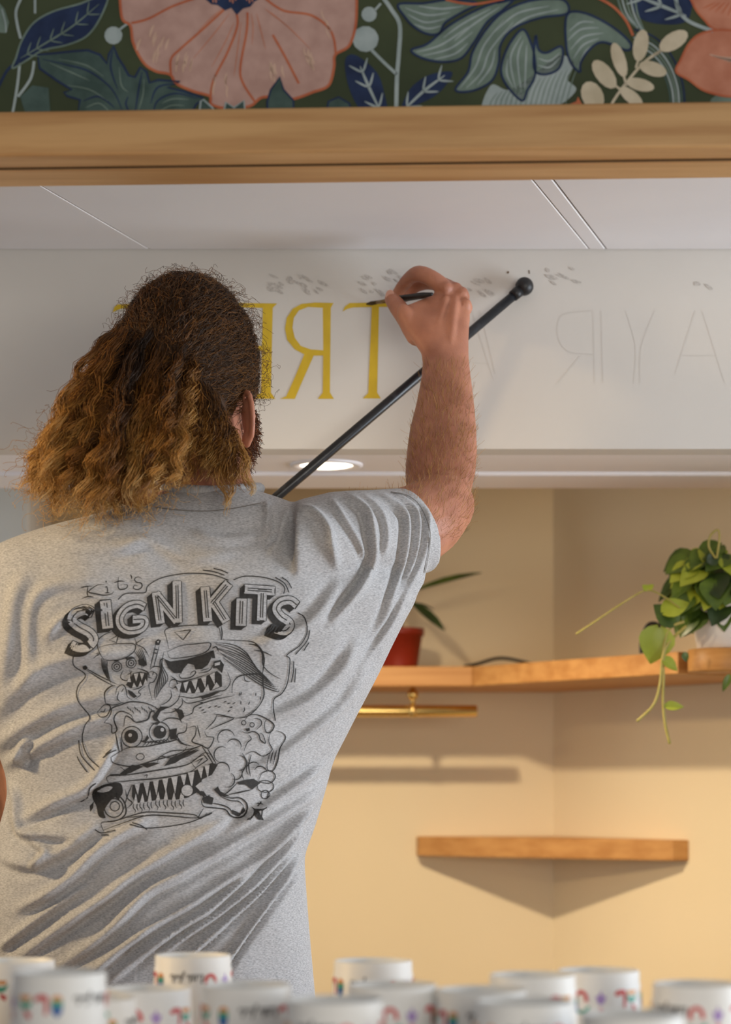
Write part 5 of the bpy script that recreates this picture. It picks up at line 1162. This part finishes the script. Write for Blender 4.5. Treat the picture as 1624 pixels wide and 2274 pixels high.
# furry brow, bulging eyes
ln([(300, 985), (340, 940), (350, 900), (400, 880), (460, 862), (540, 868), (600, 890), (640, 920)], 6); ln([(300, 985), (345, 1000), (350, 1050), (380, 1030), (360, 960), (400, 920), (460, 940), (480, 980)], 6); ln([(420, 1010), (430, 950), (460, 960), (490, 985), (540, 985)], 6); ln([(490, 985), (560, 970), (580, 925), (610, 915)], 8)
blk([(590, 950), (640, 890), (700, 890), (640, 920), (620, 960), (640, 985), (600, 975)]); blk([(720, 900), (770, 910), (785, 950), (760, 975), (750, 940)]); ln([(640, 985), (690, 960), (750, 966), (770, 990)], 6); blk([(580, 990), (640, 985), (620, 1002)])
for k in range(14): x = 440 + k * 14; ln([(x, 890 + (k % 3) * 10), (x + 12, 910 + (k % 3) * 12)], 4.5)
circ(468, 1072, 62, 6); circ(464, 1070, 42, m='ink'); circ(458, 1062, 11, m='cloth', lift=3); circ(634, 1046, 62, 6); circ(636, 1044, 40, m='ink'); circ(650, 1030, 11, m='cloth', lift=3)
blk([(520, 1100), (545, 1090), (560, 1060), (572, 1080), (548, 1110)]); blk([(690, 1030), (740, 1020), (735, 1060), (740, 1085), (700, 1090)])
for k in range(7): ln([(530 + k * 24, 1130 - k * 3), (560 + k * 20, 1104 - k * 3), (596 + k * 16, 1112 - k * 2)], 4.5)
ln([(400, 1080), (410, 1160)], 7); ln([(370, 1040), (380, 1110), (392, 1165)], 6)
# bonnet, windscreen and bumpers of the car
ln([(340, 1195), (440, 1140), (560, 1130), (700, 1100), (740, 1090), (760, 1110), (800, 1126)], 6); ln([(340, 1195), (360, 1230), (470, 1250), (600, 1215), (760, 1170), (800, 1130)], 6); circ(518, 1192, 24, 5, sy=0.8); ln([(400, 1255), (440, 1290), (380, 1300), (330, 1300)], 6); blk([(400, 1290), (470, 1240), (540, 1250), (460, 1290), (390, 1310)])
blk([(520, 1240), (600, 1225), (640, 1230), (560, 1260)]); ln([(600, 1215), (700, 1160), (800, 1150), (900, 1120)], 5); blk([(700, 1200), (800, 1160), (880, 1150), (790, 1190), (730, 1230), (660, 1250)]); ln([(620, 1230), (640, 1190), (700, 1200), (740, 1180)], 5); ln([(330, 1350), (325, 1310), (450, 1300), (640, 1270), (800, 1240), (900, 1170), (940, 1180)], 6); ln([(330, 1350), (470, 1335), (640, 1320), (800, 1290), (860, 1255)], 6)
ln([(540, 1310), (560, 1300), (555, 1320)], 4); ln([(820, 1220), (900, 1180), (925, 1210), (850, 1260), (820, 1220)], 5, False); ln([(845, 1225), (895, 1200), (860, 1240)], 5, False)
ln([(890, 1130), (930, 1190), (960, 1240)], 6); ln([(920, 1140), (950, 1190), (975, 1235)], 6)
for k in range(4): ln([(730 + k * 12, 1215 - k * 14), (800 + k * 10, 1190 - k * 14), (860 + k * 6, 1160 - k * 10)], 4.5)
# grille of teeth
blk([(472, 1362), (560, 1345), (660, 1328), (760, 1306), (860, 1270), (950, 1228), (985, 1240), (950, 1300), (890, 1330), (870, 1400), (800, 1440), (720, 1452), (640, 1448), (560, 1462), (490, 1472), (468, 1430)])
for x, y, w_, h_ in ((500, 1356, 34, 66), (556, 1346, 38, 84), (612, 1336, 36, 90), (668, 1326, 36, 80), (724, 1314, 40, 100), (778, 1302, 36, 70), (824, 1288, 40, 96), (880, 1262, 36, 60), (920, 1246, 30, 80)): clr([(x - w_ / 2, y), (x + w_ / 2, y - 6), (x + 4, y + h_)], lift=3.2)
for x, y, w_, h_ in ((490, 1472, 26, 60), (530, 1466, 28, 54), (575, 1460, 26, 70), (625, 1452, 26, 52), (672, 1450, 28, 62), (720, 1454, 26, 50), (768, 1448, 30, 74)): clr([(x - w_ / 2, y + 4), (x + w_ / 2, y + 2), (x + 2, y - h_)], lift=3.4); ln([(x - 8, y - 10), (x - 14, y + 24), (x, y + 44), (x - 6, y + 60)], 4.5); ln([(x + 12, y - 6), (x + 8, y + 24), (x + 16, y + 46)], 4.5)
circ(800, 1395, 36, m='cloth', lift=3.6); circ(800, 1395, 36, 5, lift=4); clr([(850, 1370), (880, 1345), (910, 1360), (880, 1400)]); ln([(430, 1390), (440, 1440), (470, 1470), (440, 1500)], 6); ln([(470, 1360), (440, 1430), (420, 1510)], 5)
# wheel with drips, road edge
blk([(232, 1400), (270, 1372), (340, 1352), (400, 1352), (414, 1400), (400, 1430), (360, 1440), (330, 1470), (300, 1520), (310, 1560), (270, 1550), (256, 1490), (236, 1450)], True); clr([(262, 1400), (320, 1372), (352, 1376), (330, 1398), (290, 1408)], True); circ(360, 1500, 56, 7); circ(366, 1490, 28, 6); ln([(310, 1440), (370, 1420), (420, 1460), (432, 1530), (390, 1570), (320, 1580)], 7); blk([(215, 1490), (240, 1462), (236, 1500), (218, 1524)]); blk([(370, 1400), (400, 1420), (392, 1450), (372, 1440)])
ln([(300, 1640), (285, 1590), (360, 1580), (470, 1545), (560, 1525), (700, 1530), (840, 1540), (880, 1565), (920, 1530)], 6); ln([(300, 1632), (420, 1590), (560, 1546), (700, 1548), (850, 1560), (940, 1540)], 6); ln([(440, 1560), (540, 1545)], 5)
# arm, smoke puffs, dog and bottle
ln([(800, 990), (790, 1040), (740, 1060), (770, 1110), (840, 1130)], 6); ln([(800, 1020), (850, 1010), (850, 1060), (830, 1100), (880, 1120), (930, 1140), (960, 1080), (920, 1070), (905, 1040)], 6); ln([(860, 1000), (880, 1080)], 5); ln([(910, 1030), (960, 980), (980, 940)], 5); ln([(980, 950), (1080, 960), (1000, 1000), (930, 1030)], 5)
for (x, y, r, a0, a1) in ((1035, 1082, 52, 2.6, 6.0), (1080, 1130, 44, 3.6, 6.6), (1010, 1180, 48, 2.0, 5.2), (1110, 1230, 46, -1.6, 1.6), (1010, 1270, 44, 3.4, 6.6), (1040, 1330, 46, -1.0, 1.6), (1090, 1290, 40, -0.6, 1.9), (1200, 1270, 44, 2.4, 5.6), (1240, 1290, 40, 3.6, 6.2)):
    ln([(x + r * math.cos(a0 + (a1 - a0) * k / 7), y + r * math.sin(a0 + (a1 - a0) * k / 7)) for k in range(8)], 5.5)
ln([(1145, 975), (1170, 945), (1220, 940), (1270, 960), (1310, 985), (1322, 1010), (1300, 1045), (1272, 1040), (1265, 990), (1280, 965)], 6); circ(1140, 988, 13, 5); circ(1190, 1000, 13, 5); blk([(1150, 1025), (1175, 1018), (1178, 1035), (1158, 1040)]); ln([(1130, 1040), (1160, 1050), (1200, 1040), (1230, 1060), (1240, 1090), (1270, 1110), (1255, 1060), (1235, 1050)], 5.5); ln([(1170, 1060), (1185, 1085), (1160, 1110), (1140, 1160)], 5); ln([(1300, 1045), (1290, 1100), (1310, 1150), (1260, 1190), (1200, 1160), (1150, 1180)], 5); ln([(1200, 960), (1240, 970), (1245, 1000), (1215, 1030)], 5)
ln([(1335, 1035), (1375, 1050), (1390, 1080), (1360, 1140), (1345, 1210), (1320, 1270), (1290, 1275), (1280, 1240), (1300, 1170)], 5.5); ln([(1320, 1150), (1300, 1230)], 4.5); ln([(1340, 1150), (1316, 1240)], 4.5); ln([(1230, 1330), (1250, 1290), (1300, 1275), (1330, 1310), (1300, 1350), (1240, 1345), (1230, 1330)], 5); circ(1270, 1370, 50, 5, sy=0.7); circ(1270, 1420, 26, 5); ln([(1290, 1400), (1280, 1440), (1262, 1440)], 5)
ln([(1130, 1170), (1160, 1230), (1130, 1290), (1140, 1330)], 6); ln([(1185, 1180), (1170, 1240), (1180, 1310)], 6); blk([(1100, 1345), (1150, 1330), (1200, 1325), (1240, 1350), (1190, 1390), (1150, 1360), (1110, 1360)]); ln([(1100, 1350), (1050, 1400), (1020, 1420)], 6); ln([(1190, 1390), (1120, 1405), (1050, 1420)], 6)
# shoe
ln([(985, 1370), (1000, 1420), (1060, 1440), (1120, 1440), (1160, 1480), (1150, 1540), (1110, 1560), (1060, 1545), (1030, 1510), (970, 1500), (900, 1490), (890, 1450), (940, 1420)], 7); blk([(960, 1390), (985, 1370), (1000, 1400), (1060, 1430), (1000, 1430)]); blk([(890, 1440), (930, 1425), (960, 1440), (950, 1480), (900, 1470)]); blk([(1070, 1510), (1120, 1530), (1140, 1490), (1150, 1520), (1110, 1552), (1070, 1535)])
ln([(1000, 1430), (1060, 1455), (1110, 1460), (1140, 1490)], 5); ln([(940, 1470), (1000, 1480), (1050, 1500), (1080, 1540)], 6); ln([(850, 1400), (890, 1420), (905, 1440)], 9); blk([(850, 1390), (900, 1400), (920, 1430), (880, 1425)]); ln([(900, 1500), (870, 1560), (960, 1520)], 5)
# star figure
ln([(1215, 1470), (1258, 1480)], 6); ln([(1244, 1462), (1228, 1492)], 6); ln([(1222, 1490), (1250, 1466)], 5)
blk([(1185, 1490), (1210, 1508), (1250, 1508), (1285, 1495), (1255, 1518), (1250, 1550), (1262, 1575), (1230, 1572), (1205, 1545), (1180, 1572), (1158, 1572), (1196, 1545), (1205, 1518)]); clr([(1232, 1520), (1246, 1518), (1242, 1540)])
PRINT.build('back_print', [M['ink'], M['jersey']], shirt_o)
shirt_print = None
